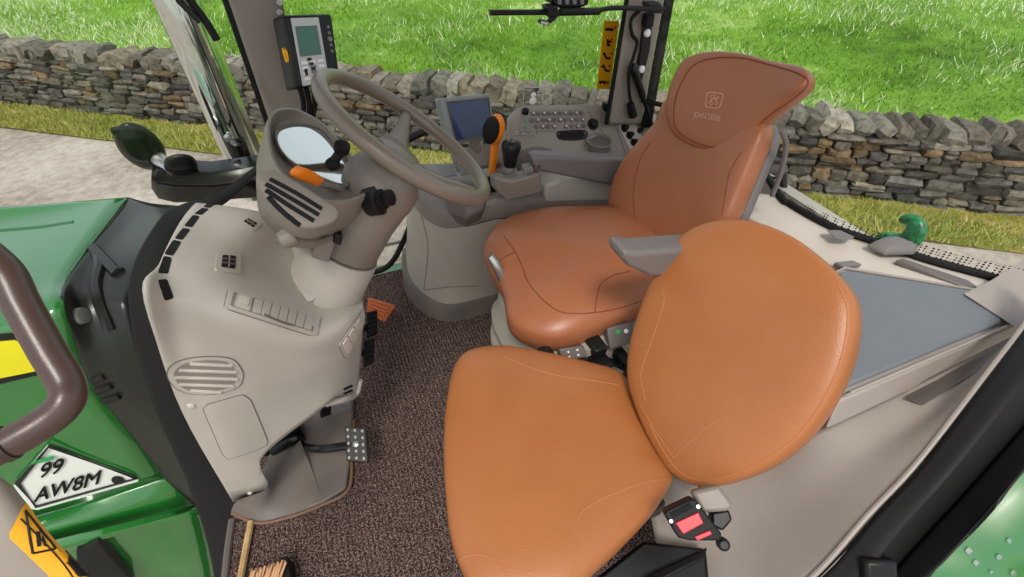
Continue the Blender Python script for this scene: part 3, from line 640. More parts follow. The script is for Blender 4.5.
# access panel, screws, lower switch panel, bottom slots
ap = [(201.5, 405.7), (243, 394), (251, 400), (268, 441), (266, 446), (229, 459.5), (223, 455)]
f = mk('access_panel', plate(db, ap, .0012, 0, .1, rings=5, dens=70), 'beige', t); ringseam(ap, 'panel_gap', 'dtaupe', .001, .0006, f)
for x, y, r in [(191, 405.7, .007), (250, 493, .006)]:
    p, n = hit(db, x, y); mk('screw', lathe([(r, 0), (r * .9, .003), (r * .4, .004)], p, n, 12), 'beige2', t)
q2 = [(363, 309), (365, 319), (346, 360), (337.5, 345)]
f = mk('side_switch_panel', plate(db, q2, .003, 0, .1), 'beige', t); ringseam(q2, 'panel_gap', 'dtaupe', .001, .0008, f)
for k in (.2, .45, .7): mk('switch', plate(db, [lerp2(lerp2(q2[0], q2[3], k), lerp2(q2[1], q2[2], k), a) if i < 2 else lerp2(lerp2(q2[0], q2[3], k + .2), lerp2(q2[1], q2[2], k + .2), a) for i, a in enumerate((.15, .85, .85, .15))], .002, .003, .1), 'beige2', f)
for y in (386.5, 391): slot([(343, y + 2), (352, y - 2), (353, y), (344, y + 4)], 'lower_slot')
mk('lower_lip', tube(cr([at(x, y, Y=k) for x, y, k in [(326, 404, .765), (345, 399, .79), (356, 394, .83), (360, 380, .845)]], 6), .007, 8), 'beige', t)
# kick tray on the floor and its brown edging
tr = [(231, 511), (258, 521), (290, 515), (322, 503), (346, 488), (350, 460), (352, 420), (355, 390), (320, 380), (280, 430), (262, 470), (240, 500)]
trz = [at(x, y, z=.012) for x, y in tr]
mk('kick_tray', prism([p - V((0, 0, .012)) for p in trz], (0, 0, .014)), 'skirt', t, bevel=.006)
mk('tray_edging', tube(cr([at(x, y, z=.010) for x, y in [(232, 513), (258, 523), (290, 517), (322, 505), (348, 490), (352, 460), (354, 420)]], 8), .0045, 8), mat('brown_edging', (112, 84, 64), .6), t)
mk('kick_plate', prism([at(x, y, Y=1.0) for x, y in [(331, 405), (352, 402), (350, 455), (330, 460)]], (0, .01, 0)), 'grey', t, bevel=.004, label='grey metal kick plate')
cu = [at(233, 510, z=.03), at(262, 500, z=.05), at(268, 487, z=.06), at(256, 470, z=.10)]
mk('fillet', patch([[at(x, y, z=.014) for x, y in [(231, 512), (262, 521), (300, 510), (322, 498)]], [at(x, y, z=z) for x, y, z in [(233, 506, .05), (262, 507, .04), (285, 490, .03), (312, 470, .02)]], [at(x, y, z=z) for x, y, z in [(238, 500, .08), (268, 488, .08), (278, 468, .07), (300, 440, .05)]]], 6), 'skirt', t, smooth=180)
# pedals
def pedal(px, z, name, label, rows, cols, arm, padm='rubber', stud='silver', th=.018, r=.0042):
    P = [at(x, y, z=z + dz) for (x, y), dz in zip(px, (.02, .02, -.01, -.01))]
    n = (P[1] - P[0]).cross(P[3] - P[0]).normalized(); n = n if n.z > 0 else -n
    t = thing(name, (P[0] + P[2]) / 2 * 1.0, label, 'pedal', 'floor pedals')
    pd = mk('pad', prism([p - n * th for p in P], n * th), padm, t, bevel=.004)
    for i in range(rows):
        for j in range(cols):
            u, v = (j + .5) / cols, (i + .5) / rows
            if rows == 5 and i == 2 and j == 1: rr = r * 1.9
            else: rr = r
            c = P[0].lerp(P[1], u).lerp(P[3].lerp(P[2], u), v)
            if stud: mk('stud', lathe([(rr, 0), (rr, .002), (rr * .6, .0035)], c, n, 10), stud, pd)
    if not stud:
        for i in range(rows):
            v = (i + .5) / rows; mk('tread', tube([P[0].lerp(P[3], v).lerp(P[1].lerp(P[2], v), a) + n * .001 for a in (.08, .92)], r, 6), padm, pd)
    if arm: mk('arm', tube(cr(arm, 6), .011, 10), 'bpaint', t)
    return t
pedal([(344, 426), (366, 428), (368, 462), (346, 461)], .12, 'clutch_pedal', 'studded metal pedal on a curved black arm under the dash, nearest of the pedals', 5, 3, [at(272, 452, Y=.93), at(296, 438, Y=.93), at(303, 446, Y=.93), at(320, 449, z=.115), at(352, 445, z=.115)], mat('pedal_steel', (70, 68, 62), .35, metal=.6), 'silver')
pedal([(366, 312), (377, 309), (377, 332), (366, 337)], .19, 'brake_pedal', 'black ridged brake pedal behind the dash, upper of the pair', 5, 1, [at(352, 335, z=.25), at(360, 330, z=.2), at(371, 323, z=.18)], 'black', None, .02, .003)
pedal([(363, 341), (375, 336), (374, 361), (363, 366)], .17, 'brake_pedal', 'black ridged brake pedal behind the dash, lower of the pair', 5, 1, [at(350, 358, z=.23), at(358, 354, z=.18), at(369, 350, z=.16)], 'black', None, .02, .003)
pedal([(368, 297), (395, 305), (384, 322), (366, 312)], .07, 'accelerator_pedal', 'orange ribbed foot pedal on the carpet beyond the dash', 5, 1, None, 'copper', None, .012, .005)
t = mk('pedal_bracket', join(prism([at(x, y, Y=.94) for x, y in [(257, 459), (300, 425), (306, 440), (296, 452), (268, 462)]], (0, .05, 0)), prism([at(x, y, Y=1.0) for x, y in [(322, 405), (332, 402), (330, 440), (318, 442)]], (0, .04, 0))), 'bpaint', bevel=.003)
prop(t, 'black steel pedal bracket in the shade under the dash console', 'bracket')
# ---------------------------------------------------------------- steering column
t = thing('steering_column', at(322, 290, Y=YC), 'taupe steering column with ignition switch, stalks and hooded instrument cluster', 'steering column')
b = at(322, 287, Y=YC); WC = V((.162, .96, .856)); th, ya = math.radians(39.4), math.radians(-4.5)
WN = V((math.sin(th) * math.cos(ya), math.sin(th) * math.sin(ya), math.cos(th)))
ax = (WC - b).normalized(); LN = (WC - b).length
mk('lower_shroud', lathe([(.095, -.06), (.093, .0), (.086, .05), (.082, .10), (.080, .112), (.074, .114)], b, ax, 40), 'beige', t, smooth=50)
mk('upper_shroud', lathe([(.070, .10), (.074, .115), (.072, .2), (.076, .25), (.080, .27), (.079, LN - .10), (.066, LN - .075), (.05, LN - .07)], b, ax, 40), 'taupe', t, smooth=50)
mk('base_collar', lathe([(.115, -.035), (.112, -.02), (.1, -.012)], b, ax, 40), 'beige', t, smooth=50)
mk('shroud_gap', lathe([(.0735, .1125), (.0785, .1145), (.0735, .117)], b, ax, 40), 'dtaupe', t)
def colsurf(px, py):
    g = lathe([(.075, -.06), (.075, LN)], b, ax, 48); bv = bvh(g); return hit(bv, px, py)
for q in [(309, 297)]:
    p = at(q[0], q[1], Y=.875); mk('lug', lathe([(.014, -.01), (.013, .004), (.008, .005)], p, (.1, -.3, 1), 14), 'beige', t)
# tilt cover strip and lever
mk('tilt_cover', prism([at(x, y, Y=.868) for x, y in [(321, 233), (338, 238), (329, 263), (311, 258)]], (0, .03, 0)), 'taupe', t, bevel=.004)
mk('tilt_switch', prism([at(x, y, Y=.862) for x, y in [(335, 234), (343, 237), (341, 246), (333, 243)]], (0, .03, 0)), 'black', t, bevel=.002, label='small black switch')
mk('tilt_lever', join(tube(cr(A([(286, 238, .79), (300, 243, .80), (318, 243, .83), (334, 236, .88)]), 6), [.0085, .0095, .008, .006, .006], 12), lathe([(.003, -.018), (.015, -.012), (.018, 0), (.015, .012), (.003, .018)], at(288, 238, Y=.79), (1, .1, .2), 16)), 'taupe', t)
mk('ignition_bezel', lathe([(.030, -.02), (.030, .005), (.024, .008)], at(378, 200, Y=.885), (.75, -.55, .3), 24), 'black', t)
mk('ignition_switch', lathe([(.021, .0), (.020, .018), (.014, .02), (.016, .024), (.016, .034), (.012, .036)], at(377, 200, Y=.885), (.75, -.55, .3), 24), 'rubber', t)
mk('turn_stalk', tube(cr(A([(318, 183, .84), (330, 186, .88), (345, 190, .92)]), 6), .006, 8), 'taupe', t)
mk('stalk_knob', loft([[c + (u_ * math.cos(i / 12 * 2 * math.pi) * a + w_ * math.sin(i / 12 * 2 * math.pi) * bb) for i in range(12)] for c, a, bb, u_, w_ in [(at(x, y, Y=k), a, bb, V((.3, -.4, .85)).normalized(), V((.7, .7, .1)).normalized()) for x, y, k, a, bb in [(293, 170, .805, .006, .008), (295, 171, .806, .009, .012), (305, 175, .815, .010, .013), (316, 180, .83, .008, .011), (321, 183, .84, .007, .009)]]]), 'orange', t, smooth=70, label='orange turn signal knob')
sb = tube(cr(A([(332, 164, .90), (342, 150, .90)]), 6), .009, 12)
mk('horn_stalk', join(sb, lathe([(.010, -.010), (.014, -.007), (.014, .008), (.008, .011)], at(342, 148, Y=.90), (.3, -.3, .9), 16), lathe([(.011, -.010), (.013, .0), (.008, .010)], at(332, 164, Y=.90), (-.5, -.5, .4), 16)), 'rubber', t)
# cluster
cn = V((.5, -.12, .86)).normalized(); c0 = at(305, 170, Y=.92)
hs = [at(x, y, pl=(c0, cn)) for x, y in [(263, 150), (266, 128), (279, 115), (300, 114), (324, 128), (343, 150), (362, 172), (372, 190), (352, 204), (322, 205), (292, 194), (270, 174)]]
hood = resample(cr(hs, 8, True), 72, True); hc = sum(hood, V()) / 72
def hring(s, o, rise=0): return [hc + (p - hc) * s + cn * (o + rise * max(0, (hc - p).normalized().dot(V((1, 0, 0))))) for p in hood]
mk('cluster_hood', loft([hring(.55, -.14), hring(.85, -.11), hring(1.0, -.05), hring(1.02, .0, .02), hring(1.0, .008, .03), hring(.95, .008, .028), hring(.93, -.006, .0), hring(.90, -.012)]), 'taupe', t, smooth=60)
lens = [at(x, y, pl=(c0 - cn * .006, cn)) for x, y in [(277, 130), (296, 125), (316, 128), (326, 135), (341, 154), (348, 168), (346, 187), (326, 181), (306, 172), (287, 159), (277, 144)]]
M['lens'] = mat('cluster_lens', (225, 230, 226), .04, metal=1)
mk('cluster_lens', pad(lens, cn, .003, .006, 4, 64, rings=6), 'lens', t, smooth=60, label='glossy mirror-like instrument lens')
mk('lens_rim', tube(resample(cr([p + cn * .001 for p in lens], 8, True), 60, True), .003, 8, closed=True), 'dtaupe', t)
# slotted side pod
pn_ = V((.25, -.55, .8)).normalized(); p0 = at(297, 200, Y=.765)
po = [at(x, y, pl=(p0, pn_)) for x, y in [(256, 181), (262, 173), (276, 173), (300, 186), (326, 203), (338, 212), (335, 222), (318, 229), (302, 229), (284, 219), (266, 200)]]
pp = mk('side_pod', pad(po, pn_, .012, .055, 4.5, 72), 'taupe', t, smooth=60); pbv = bvh(pad(po, pn_, .012, .055, 4.5, 72))
db_keep = db
for a, bq, cq in [((270, 179), (296, 193), (322, 209)), ((266, 184), (292, 199), (319, 215)), ((266, 190), (288, 205), (314, 221)), ((268, 197), (282, 211), (300, 226))]:
    mk('pod_slot', seam(pbv, [a, bq, cq], .0048, off=-.0025), 'void', pp)
# ---------------------------------------------------------------- steering wheel
t = thing('steering_wheel', WC, 'brown-grey three-spoke steering wheel tilted above the dash', 'steering wheel')
u0 = WN.cross(V((0, 1, 0))).normalized(); v0 = WN.cross(u0)
def wp(a, r, o=0): return WC + (u0 * math.cos(a) + v0 * math.sin(a)) * r + WN * o
mk('rim', tube([wp(i / 96 * 2 * math.pi, .1855) for i in range(96)], .0155, 20, closed=True), 'wheelm', t, smooth=180)
hubc = WC - WN * .055
mk('hub', lathe([(.03, -.055), (.042, -.04), (.046, -.005), (.05, .012), (.047, .02), (.03, .026), (.004, .028)], hubc, WN, 40), 'wheelm', t, smooth=50)
for a, e in [(None, (408, 122)), (None, (318, 92)), (None, (470, 186))]:
    pe = at(*e, pl=(WC, WN)); d_ = (pe - WC).normalized(); sd_ = WN.cross(d_).normalized()
    rings_ = []
    for r, o, wd, tk in [(.028, -.045, .030, .012), (.06, -.042, .026, .010), (.11, -.026, .018, .008), (.15, -.010, .013, .008), (.18, -.002, .014, .009)]:
        c = WC + d_ * r + WN * o; rings_.append([c + sd_ * wd * math.cos(i / 16 * 2 * math.pi) + WN * tk * math.sin(i / 16 * 2 * math.pi) for i in range(16)])
    mk('spoke', loft(rings_), 'wheelm', t, smooth=180)
# ---------------------------------------------------------------- operator seat
def plpts(px, pl): return [at(x, y, pl=pl) for x, y in px]
t = thing('operator_seat', (.6, .9, 0), 'brown leather operator seat with winged headrest and grey armrests, beyond the tan seat', 'seat')
zc = .425
oc = [at(x, y, z=z) for x, y, z in [(512, 224, zc), (493, 236, zc), (484, 252, zc - .01), (489, 270, zc - .03), (503, 296, zc - .06), (509, 327, zc - .085), (530, 342, zc - .085), (560, 346, zc - .08), (600, 332, zc - .07), (640, 311, zc - .055), (662, 286, zc - .03), (690, 252, zc), (664, 232, zc), (618, 216, zc), (580, 215, zc), (545, 216, zc)]]
cs = pad(oc, (-.05, -.05, 1), .062, .05, 4.2, 112, crown=.012); cb2 = bvh(cs)
mk('cushion', cs, 'leather', t, smooth=180)
def stitch(bv, pts, par, name='seam', m='stitch', r=.0016, off=-.0004): return mk(name, seam(bv, pts, r, off=off), m, t)
stitch(cb2, [(503.7, 236), (514, 250), (522, 266), (528, 281.6), (541, 298), (558, 310.7), (572, 313.4), (595, 312.6), (620, 308), (648, 299)], t)
stitch(cb2, [(595, 312), (597, 295.4), (601, 284), (612, 276), (630, 271)], t); stitch(cb2, [(497, 262), (505, 257), (515, 252)], t)
# backrest
bn = V((-.94, -.02, .36)).normalized(); bp_ = at(685, 190, Y=.93)
PLB = (bp_, bn)
bo = plpts([(666, 124), (650, 144), (634, 166), (623, 190), (618, 212), (621, 226), (631, 236), (642, 246), (690, 262), (740, 232), (757, 196), (768, 165), (776, 140), (774, 124), (758, 112), (720, 100), (680, 100)], PLB)
bcen = sum(bo, V()) / len(bo); by = V((0, 1, 0))
def dish(w):
    d = (w - bcen); return w + bn * (.9 * (d.y) ** 2)
bs = pad(bo, bn, .05, .045, 4, 112, deform=dish); bb = bvh(bs)
mk('backrest', bs, 'leather', t, smooth=180)
stitch(bb, [(650, 143), (640, 160), (634, 185), (634, 210), (640, 238)], t); stitch(bb, [(741, 152), (730, 172), (726, 190), (722, 215)], t)
mk('back_shell', pad([bcen + (p - bcen) * .95 - bn * .05 for p in bo], bn, .02, .03, 5, 72, deform=dish), 'arm', t, smooth=60)
# headrest with a wing towards the door
hn = V((-.90, -.12, .42)).normalized(); hp0 = bp_ + (at(715, 105, pl=PLB) - bp_) - bn * -.035
hp_ = at(715, 105, pl=(bp_ + bn * .03, bn))
PLH = (hp_, hn)
ho = plpts([(671, 118), (673, 100), (680, 80), (692, 62), (715, 54), (745, 55), (772, 62), (806, 70), (819, 80), (818, 93), (800, 106), (776, 122), (754, 139), (735, 150), (712, 152), (692, 146), (677, 135)], PLH)
hcn = sum(ho, V()) / len(ho)
def hdish(w):
    d = w - hcn; k = max(0, -d.y - .03); return w + hn * (1.6 * k * k + .5 * d.y ** 2)
hs_ = pad(ho, hn, .035, .04, 4.5, 112, deform=hdish); hbv = bvh(hs_)
hd = mk('headrest', hs_, 'leather', t, smooth=180)
hb2 = [(674, 122), (675, 101), (682, 82), (694, 65), (716, 58), (745, 58.5), (770, 65), (797, 73), (808, 82), (798, 95), (770, 115), (750, 133), (734, 144), (713, 147), (694, 141.5), (680, 133)]
mk('piping', seam(hbv, hb2, .0018, closed=True), 'stitch', hd)
# stitched emblem and lettering
def emb(pts, r=.0011, closed=False): return seam(hbv, pts, r, 5, off=.0004, closed=closed)
EM = 'white'; M['thread'] = mat('emblem_thread', (205, 160, 132), .6)
fr_ = [(707.5, 94), (710, 92.5), (721, 93.5), (723, 96), (720.5, 105), (717.5, 108), (707.5, 107), (705.8, 104)]
mk('emblem', join(emb(fr_, .0011, True), emb([(709, 104), (711.5, 100), (714, 98), (717, 98.5), (719, 96.5)], .0013), emb([(711.5, 100), (710.8, 96.5), (713, 94.8)], .0008), emb([(714, 98), (717, 101.5), (716, 105)], .0011), emb([(711, 100.5), (712.5, 104), (710.5, 106)], .0009), emb([(714, 98), (714.5, 95), (716, 94.5)], .0008)), 'thread', hd)
def pxsnap(bv, off): return lambda x, y: hit(bv, x, y)[0] + hit(bv, x, y)[1] * off
mk('lettering', pxtext('JOHN DEERE', 707.5, 116.8, (4.7, .8), (.6, -8.2), pxsnap(hbv, .0008)), 'thread', hd)
# armrests
def armrest(name, px, Y, dep, tk, par, m='arm'):
    a = [at(x, y, Y=Y) for x, y in px]; return mk(name, prism(a, (0, dep, 0)), m, par, bevel=.012, seg=4, smooth=60)
armrest('armrest', [(532, 158), (540, 156), (622, 159), (640, 166), (640, 192), (608, 185.5), (575, 179), (536, 171.5)], 1.20, .05, 0, t)
armrest('armrest', [(625, 251), (640, 253), (720, 246), (720, 276), (664, 278), (650, 277), (628, 267), (622, 259)], .62, .06, 0, t)
# base: bellows, adjusters
mk('bellows', loft([[V((cx + sx * rx * (abs(math.cos(a)) ** .5) * (1 if math.cos(a) > 0 else -1), .90 + ry * (abs(math.sin(a)) ** .5) * (1 if math.sin(a) > 0 else -1), z)) for a in [i / 40 * 2 * math.pi for i in range(40)]] for z, rx, ry, cx, sx in [(0.0, .27, .225, .61, 1), (.03, .27, .225, .61, 1), (.05, .25, .215, .61, 1), (.08, .275, .23, .61, 1), (.12, .275, .23, .61, 1), (.14, .25, .215, .61, 1), (.17, .27, .225, .61, 1), (.21, .27, .225, .61, 1), (.23, .245, .21, .61, 1), (.27, .25, .21, .61, 1), (.30, .23, .2, .61, 1), (.33, .2, .2, .61, 1)]]), 'bellow', t, smooth=60)
mk('frame', rect(.46, .86, .76, 1.10, .30, .355), 'black', t, bevel=.012)
mk('adjust_handle', join(tube(cr([at(x, y, Y=k) for x, y, k in [(490, 256, 1.0), (497, 266, .985), (504, 282, .97), (508, 297, .96)]], 6), [.011, .014, .014, .011], 12)), 'silver', t)
sp = (V((.42, .70, .33)), V((-.1, -.75, .65)))
for q, nm in [([(559, 349), (584, 345), (588, 357), (563, 362)], 'adjuster_switch'), ([(607, 328), (632, 322), (636, 342), (610, 350)], 'adjuster_switch')]:
    P = plpts(q, sp); n = sp[1].normalized(); b_ = mk(nm, prism([p - n * .03 for p in P], n * .03), 'dtaupe', t, bevel=.004)
    if q[0][0] == 559:
        for (x, y) in [(568, 352), (577, 350), (569, 357), (578, 355)]: mk('arrow_mark', prism([c + n * .0008 for c in plpts([(x - 1.5, y), (x + 1, y - 1.5), (x + 1.2, y + 1)], sp)], n * .0006), 'white', b_)
    else:
        for (x, y, m_) in [(618, 332, 'greensw'), (626, 331, 'white')]: mk('mark', lathe([(.006, 0), (.006, .001)], at(x, y, pl=(sp[0] + n * .0008, n)), n, 14), m_, b_)
for (x, y), (w_, h_) in [((547, 355), (.035, .02)), ((596, 346), (.04, .03)), ((600, 362), (.05, .022)), ((622, 358), (.03, .03)), ((545, 362), (.03, .015))]:
    mk('mechanism', box(at(x, y, pl=(sp[0] - V((0, 0, .03)), sp[1])), (w_, .05, h_), (1, .1, 0), (0, 1, .1)), 'black', t, bevel=.005)
mk('hose', tube(cr(plpts([(535, 360), (560, 366), (590, 358), (612, 362), (632, 372)], (sp[0] - V((0, 0, .05)), sp[1])), 6), .009, 8), 'rubber', t)
# back hinge hardware on the far side of the backrest
mk('side_lever', tube(cr(A([(781, 130, .74), (786, 145, .74), (781, 172, .74), (772, 196, .74)]), 6), .006, 8), 'arm', t)
# ---------------------------------------------------------------- instructor seat
t = thing('instructor_seat', (.45, .45, 0), 'tan leather instructor seat nearest the camera, with a plain rounded backrest', 'seat')
zi = .36
ic = [at(x, y, z=zi) for x, y in [(467, 357), (501, 351.5), (548, 359), (591, 369), (617, 377), (631, 391), (643, 424), (660, 458), (671, 478), (668, 490), (650, 516), (621, 547), (591, 575), (560, 600), (515, 612), (482, 600), (463, 574), (451, 540), (446, 500), (444, 458), (446, 415), (453, 376)]]
is_ = pad(ic, (0, 0, 1), .05, .05, 4.5, 120, crown=.008); ib = bvh(is_)
mk('cushion', is_, 'leather2', t, smooth=180)
def st2(bv, pts, nm='piping', r=.0012): return mk(nm, seam(bv, pts, r, off=-.0003), 'stitch2', t)
st2(ib, [(505, 357), (520, 363), (535, 369), (561, 376), (590, 380), (620, 385)]); st2(ib, [(668, 479), (650, 481), (634, 486), (608, 496), (591, 505), (580, 514), (575, 525), (573, 545), (573, 562), (570, 590)]); st2(ib, [(456, 563), (466, 556), (480, 554.6), (490, 558), (497, 564), (508, 578)])
IN = V((-.80, -.03, .60)).normalized(); IP = at(745, 350, Y=.40)
io = plpts([(705, 226), (742, 221), (785, 233), (822, 258), (848, 285), (858, 308), (856, 345), (845, 380), (828, 412), (806, 440), (780, 462), (748, 478), (715, 487), (692, 484), (672, 470), (656, 445), (642, 415), (632, 382), (633, 350), (644, 310), (660, 272), (680, 242)], (IP, IN))
icn = sum(io, V()) / len(io)
ibs = pad(io, IN, .038, .06, 4.5, 120, crown=.006); ibb = bvh(ibs)
mk('backrest', ibs, 'leather2', t, smooth=180)
st2(ibb, [(657, 282), (664, 300), (652, 340), (641, 372), (645, 400)], r=.0011); st2(ibb, [(634, 343), (644, 345), (653, 344)], r=.001); st2(ibb, [(640, 404), (655, 430), (673.5, 458)], r=.001)
st2(ibb, [(673.5, 458), (692, 440), (716, 420), (738, 415), (759, 421.5), (781, 430.7), (795, 432)], r=.0011)
st2(ibb, [(650, 425), (664, 452), (680, 472), (698, 480), (722, 478), (752, 466), (780, 450), (802, 430), (822, 402), (838, 368), (846, 335), (847, 308), (838, 284)], r=.0014)
mk('base_plate', prism([V(p) for p in [at(580, 590, z=.27), at(643, 540, z=.29), at(707, 547, z=.29), at(712, 600, z=.27)]], (0, 0, -.03)), 'bpaint', t, bevel=.008)
mk('base_rib', prism([at(x, y, z=.292) for x, y in [(640, 580), (700, 551), (707, 548), (703, 560), (655, 585)]], (0, 0, .008)), 'bpaint', t, bevel=.004)
mk('frame', rect(.10, .46, .30, .62, .26, .315), 'bpaint', t, bevel=.01)
mk('pedestal', rect(.2, .44, .36, .58, 0, .27), 'bpaint', t, bevel=.01)
mk('hinge', tube([icn - IN * .05 + V((-.13, y, -.17)) for y in (-.14, .16)], .016, 12), 'bpaint', t)
# ---------------------------------------------------------------- seat belt buckle
bq = [(664, 513), (695, 497.5), (722, 538), (680, 540)]
bkn = V((-.35, -.45, .82)).normalized(); bk0 = at(692, 520, d=.80)
t = thing('seat_belt_buckle', at(700, 525, d=.84), 'black seat belt buckle with red release buttons beside the tan seat', 'buckle')
pl_ = (bk0, bkn)
mk('housing', prism([p - bkn * .035 for p in plpts([(664, 514), (667, 510), (692, 498.5), (696, 500), (722, 534), (721, 541), (690, 541), (678, 538)], pl_)], bkn * .035), 'rubber', t, bevel=.005, seg=3)
mk('release_button', prism(plpts([(675, 522.6), (698, 512), (703.3, 523), (683, 534)], pl_), bkn * .003), 'red', t, bevel=.0012)
mk('side_button', prism(plpts([(694, 536.5), (709.5, 530), (712, 534), (697.5, 540.5)], pl_), bkn * .0025), 'red', t, bevel=.001)
mk('tongue_slot', prism(plpts([(670, 513), (690, 502.5), (693, 508), (673, 518)], pl_), bkn * .002), 'void', t, bevel=.001)
for x, y in [(698, 506.5), (671, 521)]: mk('screw', lathe([(.0035, 0), (.003, .002)], at(x, y, pl=(bk0 + bkn * .001, bkn)), bkn, 10), 'silver', t)
mk('stalk', prism([p - bkn * .05 for p in plpts([(694, 494), (722, 487), (738, 508), (732, 514), (706, 516)], pl_)], bkn * .03), 'taupe', t, bevel=.006)
mk('bracket', prism([p - bkn * .06 for p in plpts([(716, 516), (734, 513), (738, 524), (728, 536), (716, 530)], pl_)], bkn * .03), 'black', t, bevel=.004)
mk('anchor_knob', lathe([(.010, 0), (.010, .012), (.006, .015)], at(722, 543, pl=(bk0 - bkn * .03, bkn)), bkn, 16), 'black', t)
# ---------------------------------------------------------------- right-hand console
t = thing('side_console', (.6, 1.42, 0), 'taupe right-hand console beside the operator seat, with rounded nose and a panel of round buttons', 'console')
botm = [at(x, y, z=0) for x, y in [(404, 262), (408, 290), (424, 310), (450, 320), (490, 311)]] + [V((.75, 1.25, 0)), V((1.02, 1.25, 0)), V((1.02, 1.6, 0)), V((.5, 1.6, 0))]
topm = A([(412, 168, 1.62), (414, 187, 1.50), (428, 204, 1.37), (452, 213, 1.29), (497, 202, 1.25)])
zt = topm[4].z; topm += [V((.75, 1.25, zt - .06)), V((1.02, 1.25, zt - .12)), V((1.02, 1.6, zt - .14)), V((.62, 1.6, zt - .08))]
def dens(r, n=10): return cr(r[:5], n) + r[5:]
def lv(k, out=0):
    r = [p.lerp(q, k) for p, q in zip(botm, topm)]; c = V((.6, 1.43, 0)); return dens([p + (V((p.x, p.y, 0)) - c).normalized() * out for p in r])
mk('kick_skirt', loft([lv(0, .012), lv(.05, .012), lv(.15, .010), lv(.17, .004)]), 'skirt', t, smooth=50)
cbody = loft([lv(.165), lv(.5, .004), lv(.82), lv(.9, .0)]); mk('body', cbody, 'cbody', t, smooth=50)
M['deck'] = mat('console_deck', (124, 116, 109), .45, bump=.12, bscale=600)
mk('deck', loft([lv(.88, .006), lv(.99, .010), lv(1.03, .0), lv(1.04, -.02)]), 'deck', t, smooth=50)
cbv = bvh(cbody)
mk('panel_seam', seam(cbv, [(424, 290), (428, 250), (424, 225), (418, 205)], .0014, off=.0), 'dtaupe', t)
mk('panel_seam', seam(cbv, [(424, 290), (450, 287), (478, 286)], .0014, off=.0), 'dtaupe', t)
mk('storage_pocket', loft([[at(x, y, Y=Y) for x, y, Y in r] for r in ([(447, 199, 1.30), (466, 205, 1.25), (486, 197, 1.25), (486, 192, 1.31), (466, 190, 1.34), (449, 193, 1.34)], [(447, 210, 1.29), (466, 219, 1.23), (485, 209, 1.235), (485, 203, 1.30), (466, 200, 1.33), (449, 204, 1.33)], [(453, 222, 1.29), (466, 227, 1.245), (480, 221, 1.25), (480, 215, 1.30), (466, 214, 1.33), (455, 215, 1.33)])]), 'dtaupe', t, smooth=60, bevel=.006, seg=3)
# rear block rising towards the seat back
mk('rear_block', prism(A([(545, 186, 1.245), (560, 180, 1.245), (625, 178, 1.245), (650, 225, 1.245), (545, 225, 1.245)]), (0, .2, 0)), 'beige', t, bevel=.01)
# upper moulding with the switches
um = [A([(497, 132, 1.59), (520, 107, 1.59), (560, 105, 1.59), (606, 105, 1.59), (648, 112, 1.59), (690, 125, 1.57)]), A([(494, 142, 1.54), (517, 117, 1.55), (560, 115, 1.55), (612, 116, 1.55), (655, 128, 1.53), (700, 145, 1.52)]), A([(492, 162, 1.46), (518, 135, 1.50), (562, 133, 1.50), (620, 140, 1.49), (668, 158, 1.46), (715, 180, 1.46)]), A([(492, 195, 1.38), (522, 182, 1.38), (566, 180, 1.38), (620, 186, 1.36), (670, 200, 1.36), (720, 225, 1.36)])]
ug = patch(um, 8); ub = bvh(ug)
mk('upper_moulding', ug, 'ptaupe', t, smooth=180, solid=.015)
bp4 = [(524, 110), (583, 109.5), (587, 130.5), (518.5, 132)]
f = mk('button_panel', plate(ub, bp4, .003, 0, .05, dens=64, rings=5), 'taupe', t)
for i in range(3):
    for j in range(10):
        x, y = quadpt(bp4, .16 + j * .088, .2 + i * .3)
        if i == 2 and j in (0, 5): continue
        p, n = hit(ub, x, y); mk('push_button', join(lathe([(.0085, .002), (.0085, .0065), (.006, .008)], p, n, 10)), 'dtaupe', f)
        if (i + j) % 2 == 0: mk('button_cap', lathe([(.0045, .007), (.0045, .0088), (.003, .0092)], p, n, 8), 'lgrey', f)
for x, y in [(525.5, 121.5), (525, 127.5)]: p, n = hit(ub, x, y); mk('indicator', lathe([(.005, .002), (.005, .006), (.003, .007)], p, n, 10), 'greensw', f, label='green indicator light')
p, n = hit(ub, 525, 112.5); mk('dial', lathe([(.013, 0), (.012, .012), (.008, .015)], p, n, 16), 'rubber', t)
p, n = hit(ub, 592.5, 124.5); mk('dial', join(lathe([(.022, 0), (.022, .004), (.015, .005), (.014, .018), (.010, .02)], p, n, 20)), 'rubber', t)
mk('panel_seam', seam(ub, [(586, 107), (594, 120), (606, 138), (614, 160)], .0014), 'dtaupe', t); mk('panel_seam', seam(ub, [(605, 107), (616, 128), (626, 155)], .0014), 'dtaupe', t)
mk('oddment_tray', plate(ub, [(560, 132.5), (583, 131.5), (586, 136), (580, 139), (562, 139), (558, 136)], .002, 0, .2), 'void', t)
mk('tray_rim', seam(ub, [(560, 132), (583, 131), (586.5, 136), (580, 139.5), (562, 139.5), (557.5, 136)], .003, closed=True, off=.002), 'black', t)
for x in (519, 527, 535): mk('finger_clip', tube([hit(ub, x + 3.5 * math.cos(a), 134 + 2.5 * math.sin(a))[0] + hit(ub, x, 134)[1] * (.006 + .006 * math.sin(a)) for a in [i / 14 * 2 * math.pi for i in range(14)]], .0018, 6, closed=True), 'silver', t)
p, n = hit(ub, 598, 148); mk('cup_holder', lathe([(.040, -.04), (.046, .03), (.049, .034), (.042, .034), (.034, -.02)], p, V((.0, -.15, 1)), 28), 'taupe', t, smooth=50); mk('cup_well', lathe([(.034, -.019), (.041, .026)], p, V((0, -.15, 1)), 28), 'dtaupe', t)
